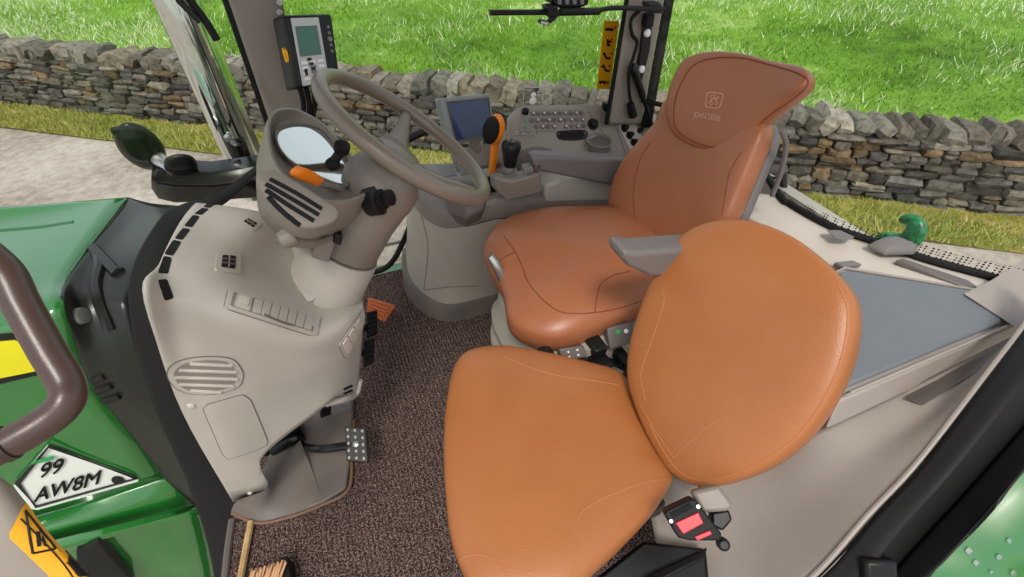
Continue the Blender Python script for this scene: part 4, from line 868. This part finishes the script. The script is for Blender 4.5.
mk('display_strip', plate(ub, [(611, 112), (621, 111.5), (626, 121), (615, 123)], .003, 0, .08), 'black', t)
mk('strip_button', plate(ub, [(613, 114), (620, 113.5), (621, 116), (614, 117)], .004, 0, .1), 'grey', t); mk('strip_button', plate(ub, [(615, 118), (622, 117.5), (624, 120), (616, 121)], .004, 0, .1), 'grey', t)
for x, y, r in [(624, 128.5, .013), (629, 135.5, .013), (633, 142.5, .012), (639, 131, .009)]:
    p, n = hit(ub, x, y); mk('rotary_knob', lathe([(r * 1.2, 0), (r * 1.2, .004), (r * .8, .005), (r * .75, .02), (r * .5, .022)], p, n, 16), 'rubber', t)
mk('knob_plate', plate(ub, [(618, 125), (634, 122), (645, 143), (630, 150)], .0015, 0, .1), 'beige2', t)
mk('side_latch', join(box(hit(ub, 610, 104)[0] + V((0, -.01, .01)), (.05, .03, .03)), tube([hit(ub, 612, 104)[0] + V((0, -.01, .025)), hit(ub, 616, 99)[0] + V((0, 0, .03))], .008, 8)), 'black', t, bevel=.005)
# gear gate, levers, joystick
dz = topm[3].z
for q in ([(437, 166), (452, 165), (457, 176), (441, 178)], [(456, 164), (468, 163), (474, 174), (461, 176)]):
    P = [at(x, y, Y=1.45 - (y - 163) * .006) for x, y in q]; n = V((0, -.3, 1)); mk('gate_plate', prism(P, n * .006), 'grey', t, bevel=.002)
lb = at(490, 187, Y=1.35); lt = at(495, 146, Y=1.35)
mk('lever_boot', lathe([(.022, -.02), (.02, .0), (.012, .03), (.009, .05)], lb, lt - lb, 14), 'rubber', t)
lvr = mk('shift_lever', tube(cr([lb.lerp(lt, .15), lb.lerp(lt, .5), lt, lb.lerp(lt, 1.25)], 4), [.010, .012, .014, .016], 14, flat=.8), 'orange', t, smooth=180, label='orange lever')
hd_ = at(495, 130, Y=1.345); ha = (lt - lb).normalized()
mk('lever_grip', pad([hd_ + ha * (.05 * math.sin(a)) + V((.92, -.38, 0)) * (.030 * math.cos(a)) for a in [i / 12 * 2 * math.pi for i in range(12)]], (-.3, -.85, .4), .022, .02, 3, 40, rings=8), 'orange', lvr, smooth=180)
hf = hd_ + V((-.3, -.85, .4)).normalized() * .014 + V((-.012, 0.002, 0))
mk('grip_face', pad([hf + ha * (.044 * math.sin(a)) + V((.92, -.38, 0)) * (.026 * math.cos(a)) for a in [i / 12 * 2 * math.pi for i in range(12)]], (-.3, -.85, .4), .012, .01, 3, 40, rings=6), 'rubber', lvr, smooth=180, label='black button face of the grip')
jb = at(509, 177, Y=1.27); jt = at(511, 150, Y=1.27)
ja = (jt - jb).normalized()
mk('joystick_box', prism(A([(495, 177, 1.22), (512, 180, 1.20), (541, 172, 1.20), (543, 193, 1.20), (508, 201, 1.20), (497, 192, 1.22)]), (0, .06, -.01)), 'taupe', t, bevel=.01, seg=3)
mk('joystick_boot', lathe([(.034, -.01), (.032, .004), (.027, .006), (.028, .014), (.023, .016), (.024, .024), (.018, .026), (.016, .036)], jb, ja, 20), 'grey', t, smooth=40)
jk = mk('joystick', lathe([(.012, .03), (.018, .042), (.022, .07), (.027, .095), (.025, .112), (.013, .118)], jb, ja, 20, sx=1.1), 'black', t, smooth=60)
for dx, dy in [(-.009, 0), (.009, 0), (0, .009), (0, -.009)]: mk('thumb_button', box(jb + ja * .117 + rt * dx + V((0, dy, 0)), (.009, .009, .006), rt, ja.cross(rt)), 'dtaupe', jk, bevel=.002)
mk('rocker_switch', box(at(527, 168, Y=1.215), (.03, .03, .02)), 'grey', t, bevel=.004); mk('rocker_switch', box(at(536, 165, Y=1.215), (.02, .03, .02)), 'dtaupe', t, bevel=.004)
mk('palm_rest', pad(A([(505, 160, 1.36), (530, 147, 1.36), (552, 150, 1.36), (562, 162, 1.36), (540, 172, 1.36), (512, 174, 1.36)]), (0, -.6, .8), .02, .05, 3, 48), 'taupe', t, smooth=180)
mk('grab_rail', tube(cr(A([(383, 167, 1.58), (393, 150, 1.57), (410, 138, 1.56), (432, 129, 1.55), (445, 126, 1.55)]), 6), .013, 12), 'black', t)
mk('grab_rail', tube(cr(A([(494, 113, 1.50), (503, 118, 1.50), (503, 130, 1.48)]), 6), .011, 12), 'black', t)
# touch screen
sq = [(440.8, 98.3, 1.42), (490.3, 93.3, 1.50), (496.5, 136.5, 1.46), (451.5, 145.6, 1.38)]
t = thing('touchscreen_monitor', at(475, 165, Y=1.45), 'square grey-framed touchscreen, its screen coloured blue for reflected sky, behind the steering wheel', 'screen')
SP = A(sq); sn = (SP[1] - SP[0]).cross(SP[3] - SP[0]).normalized(); sn = sn if sn.dot(CAM - SP[0]) > 0 else -sn
SP[2] = at(496.5, 136.5, pl=(SP[0], sn))
mk('casing', prism([p - sn * .035 for p in SP], sn * .035), mat('screen_casing', (128, 136, 134), .4), t, bevel=.006, seg=3)
def spx(x, y, o=0): return at(x, y, pl=(SP[0] + sn * o, sn))
mk('screen', prism([spx(x, y, .0005) for x, y in [(447.8, 103.4), (487.2, 99.2), (492.3, 133.2), (456.5, 140.5)]], sn * .001), 'screen', t)
mk('bezel', tube([spx(x, y, .001) for x, y in [(446.8, 102.4), (488, 98), (493.2, 134), (456, 141.8)]], .0035, 6, closed=True), 'dtaupe', t)
mk('mount', prism(A([(452, 150, 1.45), (492, 143, 1.45), (504, 165, 1.42), (460, 172, 1.42)]), (0, .05, -.03)), 'taupe', t, bevel=.012, seg=3)
mk('neck', tube([spx(472, 135, -.03), at(478, 155, Y=1.46)], .02, 12), 'taupe', t)
# ---------------------------------------------------------------- things on the pillars and windows
t = thing('rate_controller', at(310, 85, Y=1.47), 'black-cased handheld spray controller with pale keypad and green display on the front pillar', 'controller')
RP = A([(282, 15, 1.46), (332, 13.5, 1.52), (340.5, 78, 1.46), (296, 90, 1.40)]); rn = (RP[1] - RP[0]).cross(RP[3] - RP[0]).normalized(); rn = rn if rn.dot(CAM - RP[0]) > 0 else -rn
RP[2] = at(340.5, 78, pl=(RP[0], rn))
mk('casing', prism([p - rn * .06 for p in RP], rn * .06), 'black', t, bevel=.008, seg=3)
def rpx(x, y, o=0): return at(x, y, pl=(RP[0] + rn * o, rn))
fq = [(290.3, 18.3), (318, 17.3), (329, 81), (302.5, 86.3)]
f = mk('keypad', prism([rpx(x, y, .0) for x, y in fq], rn * .003), 'lgrey', t, bevel=.001)
mk('display', prism([rpx(x, y, .003) for x, y in [(296, 27.3), (316, 26.2), (320.7, 53.4), (301, 55.8)]], rn * .001), 'lcd', f, label='green display')
mk('display_frame', tube([rpx(x, y, .0035) for x, y in [(295.5, 26.8), (316.4, 25.6), (321.3, 53.8), (300.6, 56.4)]], .0018, 6, closed=True), 'grey', f)
for v, us, m_ in [(.645, (.12, .42, .72), 'white'), (.725, (.12, .42, .72), 'white'), (.80, (.12, .42, .72), 'white'), (.88, (.12, .42, .72), 'white')]:
    for u in us:
        mk('key', prism([rpx(*quadpt(fq, u + a, v + b), .003) for a, b in ((0, 0), (.2, 0), (.2, .045), (0, .045))], rn * .0015), 'grey' if (u == .42 and v > .7) else 'white', f)
for x, y in [(309, 59.5), (311, 64), (313, 69)]: mk('key', prism([rpx(x + a, y + b, .003) for a, b in ((-2, -1.5), (2, -2), (2.4, 1), (-1.6, 1.5))], rn * .002), 'black', f)
mk('toggle_slot', prism([rpx(x, y, .003) for x, y in [(304, 69), (307, 68.5), (308, 75), (305, 75.6)]], rn * .002), 'black', f)
for y, s in [(27, 1.2), (33, 1.2), (39, 2), (45, 1.2), (51, 1.2)]:
    x = 328 + (y - 27) * .16; mk('side_button', lathe([(.0035 * s, 0), (.003 * s, .003)], rpx(x, y, 0), rn, 10), 'grey', t)
mk('side_tab', box(rpx(286, 55, -.02), (.012, .03, .03)), 'amber', t, bevel=.003, label='amber tab on the side')
for a, b_ in [((300, 88), (303, 122)), ((306, 87), (309, 122)), ((313, 86), (313, 118))]: mk('cable', tube(cr([rpx(*a, -.02), at((a[0] + b_[0]) / 2 + 2, 104, Y=1.47), at(*b_, Y=1.5)], 6), .007, 8), 'rubber', t)
mk('bracket', prism(A([(274, -12, 1.50), (281, -12, 1.50), (286, 24, 1.50), (281, 30, 1.50), (277, 26, 1.50)]), (0, .03, 0)), 'dtaupe', t, bevel=.004)
for y in (2, 12): mk('bolt', lathe([(.008, 0), (.007, .005)], at(279.5, y, Y=1.498), (0, -1, 0), 10), 'silver', t)
# amber pictogram strip on the side window
t = thing('pictogram_sticker', at(603, 85, Y=1.60), 'tall amber sticker with black lifting pictograms on the side window by the rear pillar', 'sticker')
q = [(604, 20.5), (619, 21), (609.6, 89), (596.6, 88.6)]
def kx(x, y, o=0): return at(x, y, Y=1.609 - o)
mk('sheet', prism([kx(*p) for p in q], (0, -.0015, 0)), 'amber', t)
def kq(u, v): return kx(*quadpt(q, u, v), .0022)
def strokes(v, L, w=.004): return join(*[tube([kq(a, v + b), kq(c, v + d)], w, 6, flat=.6) for a, b, c, d in L])
PIC = [(.125, [(.15, 0, .7, 0), (.3, 0, .35, .02), (.55, 0, .6, .02)]), (.31, [(.4, -.04, .45, .05), (.4, .0, .65, .0), (.45, .05, .6, .05)]), (.5, [(.25, -.03, .45, .05), (.45, .05, .75, .05), (.3, -.03, .2, 0)]), (.69, [(.3, -.04, .5, .04), (.5, .04, .8, .05), (.3, -.04, .2, 0)]), (.9, [(.15, 0, .65, 0), (.2, .02, .3, .02), (.5, .02, .6, .02), (.8, -.01, .8, .02)])]
for v, L in PIC: mk('pictogram', strokes(v, L), 'black', t)
for u, v in [(.78, .085), (.75, .47), (.72, .655), (.62, .27)]: mk('red_mark', tube([kq(u, v), kq(u + .1, v + .015)], .004, 6, flat=.6), 'red', t)
# clear etched card
M['etched'] = glassmat('clear_card', (.86, .9, .86, 1), 2.0)
t = thing('window_card', at(533, 107, Y=1.6), 'small clear square card with white print stuck on the side window', 'card')
q2 = [(523.6, 86.3), (545, 86.3), (543.6, 108), (522, 107.4)]
mk('card', prism([kx(*p) for p in q2], (0, -.002, 0)), 'etched', t)
mk('print', join(*[tube([kx(*quadpt(q2, a, b), .003), kx(*quadpt(q2, c, d), .003)], .0014, 5, flat=.6) for a, b, c, d in [(.05, .05, .95, .05), (.95, .05, .95, .95), (.95, .95, .05, .95), (.05, .95, .05, .05), (.15, .2, .35, .2), (.65, .25, .85, .25), (.65, .4, .85, .4), (.15, .75, .4, .75), (.65, .75, .85, .75)]]), 'lgrey', t)
mk('blot', join(lathe([(.014, 0), (.010, .0015)], kx(533, 101, .003), (0, -1, 0), 14), lathe([(.010, 0), (.007, .0015)], kx(533.5, 95, .003), (0, -1, 0), 14)), 'white', t)
# accessory bar under the roof
t = thing('accessory_bar', at(600, 12, Y=1.42), 'black accessory bar with clamp and phone bracket across the top of the side window', 'bar')
BY = 1.42
mk('rod', tube(A([(490, 12.6, BY), (548, 12.2, BY), (600, 11.5, BY)]), .0075, 10), 'black', t)
mk('sleeve', tube(A([(560, 12, BY), (599, 11.2, BY)]), .0105, 10), 'black', t)
mk('rod', tube(cr(A([(596, 11, BY), (612, 8, BY), (640, 8.5, BY), (664, 9, BY)]), 5), .007, 10), 'black', t)
mk('end_clamp', prism(A([(648, 3, BY), (662, 3, BY), (665, 14, BY), (650, 14, BY)]), (0, .04, 0)), 'black', t, bevel=.006)
mk('clamp', join(prism(A([(547, 7, BY - .02), (558, 6, BY - .02), (560, 17, BY - .02), (549, 18, BY - .02)]), (0, .04, 0)), tube(A([(553, 16, BY - .01), (549, 22, BY - .01)]), .008, 8)), 'black', t, bevel=.004)
mk('phone_bracket', join(prism(A([(541, 20, BY - .02), (551, 22, BY - .02), (549, 26, BY - .02), (540, 24, BY - .02)]), (0, .02, 0)), tube(A([(552, 20, BY - .01), (556, 15, BY - .01)]), .007, 8)), 'black', t, bevel=.002)
mk('bracket_pad', prism(A([(541.5, 21, BY - .022), (549, 22.5, BY - .022), (548, 25, BY - .022), (541, 23.5, BY - .022)]), (0, .003, 0)), 'lgrey', t)
t = thing('work_light', at(570, 0, Y=1.44), 'grey ribbed work light body above the accessory bar, cut off by the top edge', 'light')
mk('housing', prism(A([(551, -14, 1.43), (590, -14, 1.43), (589, 5, 1.43), (580, 8.5, 1.43), (560, 8.5, 1.43), (552, 4, 1.43)]), (0, .08, 0)), 'black', t, bevel=.006)
mk('hanger', tube([at(570, -10, Y=1.47), V((at(570, -10, Y=1.47).x, 1.47, 1.95))], .015, 10), 'black', t)
for x in (558, 565.5, 573, 580.5): mk('fin', prism(A([(x, -10, 1.425), (x + 4, -10, 1.425), (x + 4, 5, 1.425), (x, 5, 1.425)]), (0, .01, 0)), 'grey', t, bevel=.003)
# rear pillar fittings
t = thing('gas_strut', at(650, 122, Y=1.48), 'black gas strut leaning against the rear pillar', 'strut')
mk('cylinder', tube(A([(634, 70, 1.48), (643, 97, 1.48)]), .013, 12), 'black', t)
mk('rod', tube(A([(643, 97, 1.48), (652, 126, 1.48)]), .0075, 10), 'rubber', t); mk('ball_joint', lathe([(.004, -.014), (.015, -.008), (.015, .008), (.004, .014)], at(634, 68, Y=1.48), (.4, -1, .3), 12), 'black', t)
t = thing('pillar_bracket', at(645, 75, Y=1.49), 'black slotted mounting plate with two white knobs on the rear pillar', 'bracket')
mk('plate', prism(A([(643, 14, 1.50), (652, 14, 1.50), (648, 50, 1.50), (640, 82, 1.50), (633, 80, 1.50), (639, 48, 1.50)]), (0, -.012, 0)), 'black', t, bevel=.004)
mk('plate_clamp', box(at(648, 20, Y=1.475), (.03, .03, .04)), 'rubber', t, bevel=.005)
for x, y in [(645.5, 33), (640, 69)]: mk('white_knob', lathe([(.004, 0), (.012, .004), (.012, .012), (.006, .016)], at(x, y, Y=1.487), (.2, -1, .2), 14), 'white', t)
t = mk('hanging_cable', join(tube(cr(A([(640, 10, 1.49), (631, 20, 1.48), (632, 34, 1.48), (637, 42, 1.485), (634, 55, 1.48), (629, 72, 1.48), (629, 90, 1.48), (631, 104, 1.48)]), 6), .006, 8), tube(A([(630.5, 103, 1.48), (633, 116, 1.48)]), [.012, .017], 12)), 'rubber')
prop(t, 'black cable with thick plug hanging down the rear pillar', 'cable')
# rear window fittings
t = thing('window_latch', at(776, 196, z=.6), 'square black latch loop at the foot of the rear window behind the operator seat', 'latch')
lc = [at(x, y, X=1.22) for x, y in [(769, 178), (783, 177), (784, 194), (770, 197)]]
mk('loop', tube(lc, .012, 8, closed=True), 'black', t); mk('foot', box(at(772, 198, X=1.23), (.04, .05, .02)), 'rubber', t, bevel=.005)
t = thing('window_stay', at(891, 250, z=.61), 'grey-black stay base on the rear window sill below the green hook', 'bracket')
sb_ = [at(x, y, z=.612) for x, y in [(866, 247), (880, 241), (893, 240), (917, 249), (914, 255), (884, 256)]]
mk('base', loft([[p + V((0, 0, dz_)) + (sum(sb_, V()) / 6 - p) * k for p in sb_] for dz_, k in ((0, 0), (.008, .03), (.016, .2), (.02, .5))]), 'arm', t, smooth=60, bevel=.003)
t = mk('sill_plug', loft([[at(x, y, z=.612 + dz_) for x, y in [(826, 230), (840, 230), (855, 237), (850, 240), (836, 239)]] for dz_ in (0, .008)]), 'arm', bevel=.003)
prop(t, 'small flat dark plug on the beige rear sill', 'plug')
M['gplas'] = mat('mottled_green', (44, 150, 86), .3, rgb2=(30, 70, 50), vscale=60)
gk = cr([at(x, y, X=1.36) for x, y in [(874, 242), (886, 239), (899, 242), (910, 240), (916, 230), (912, 221), (901, 219)]], 6)
t = mk('green_hook', tube(gk, [.012, .02, .024, .026, .026, .02, .010], 14, flat=.7), 'gplas', smooth=180)
prop(t, 'green curved plastic hook outside the rear window', 'hook')
# ---------------------------------------------------------------- things on the floor
t = mk('wooden_stick', tube([at(251, 522, z=.012), at(246, 548, z=.012), at(238, 592, z=.012)], .010, 8, flat=.8), 'wood')
prop(t, 'bare wooden stick lying on the carpet by the door sill', 'stick')
t = thing('hand_brush', at(270, 575, z=0), 'straw hand brush with black binding at the bottom edge of the photo', 'brush')
bz = .02
for i in range(40):
    u = i / 39; a = at(247 + u * 26, 600, z=.03 + .01 * (i % 3)); e = at(252 + u * 34, 570 - 11 * u + (i * 7 % 5), z=.03 + .012 * (i % 4))
    mk('bristle', tube([a, a.lerp(e, .5) + V((0, 0, .004)), e], [.004, .004, .002], 6), 'bristle', t)
mk('binding', prism([at(x, y, z=.05) for x, y in [(279, 557), (288, 556), (292, 580), (283, 590)]], (0, 0, -.05)), 'rubber', t, bevel=.004)
mk('handle', tube([at(262, 640, z=.03), at(262, 590, z=.03)], .012, 10), 'wood', t)
struct('shade_ceiling', rect(-.45, 1.3, .1, 1.62, 1.95, 2.0), 'beige')  # unseen roof slab, added to shade the cab
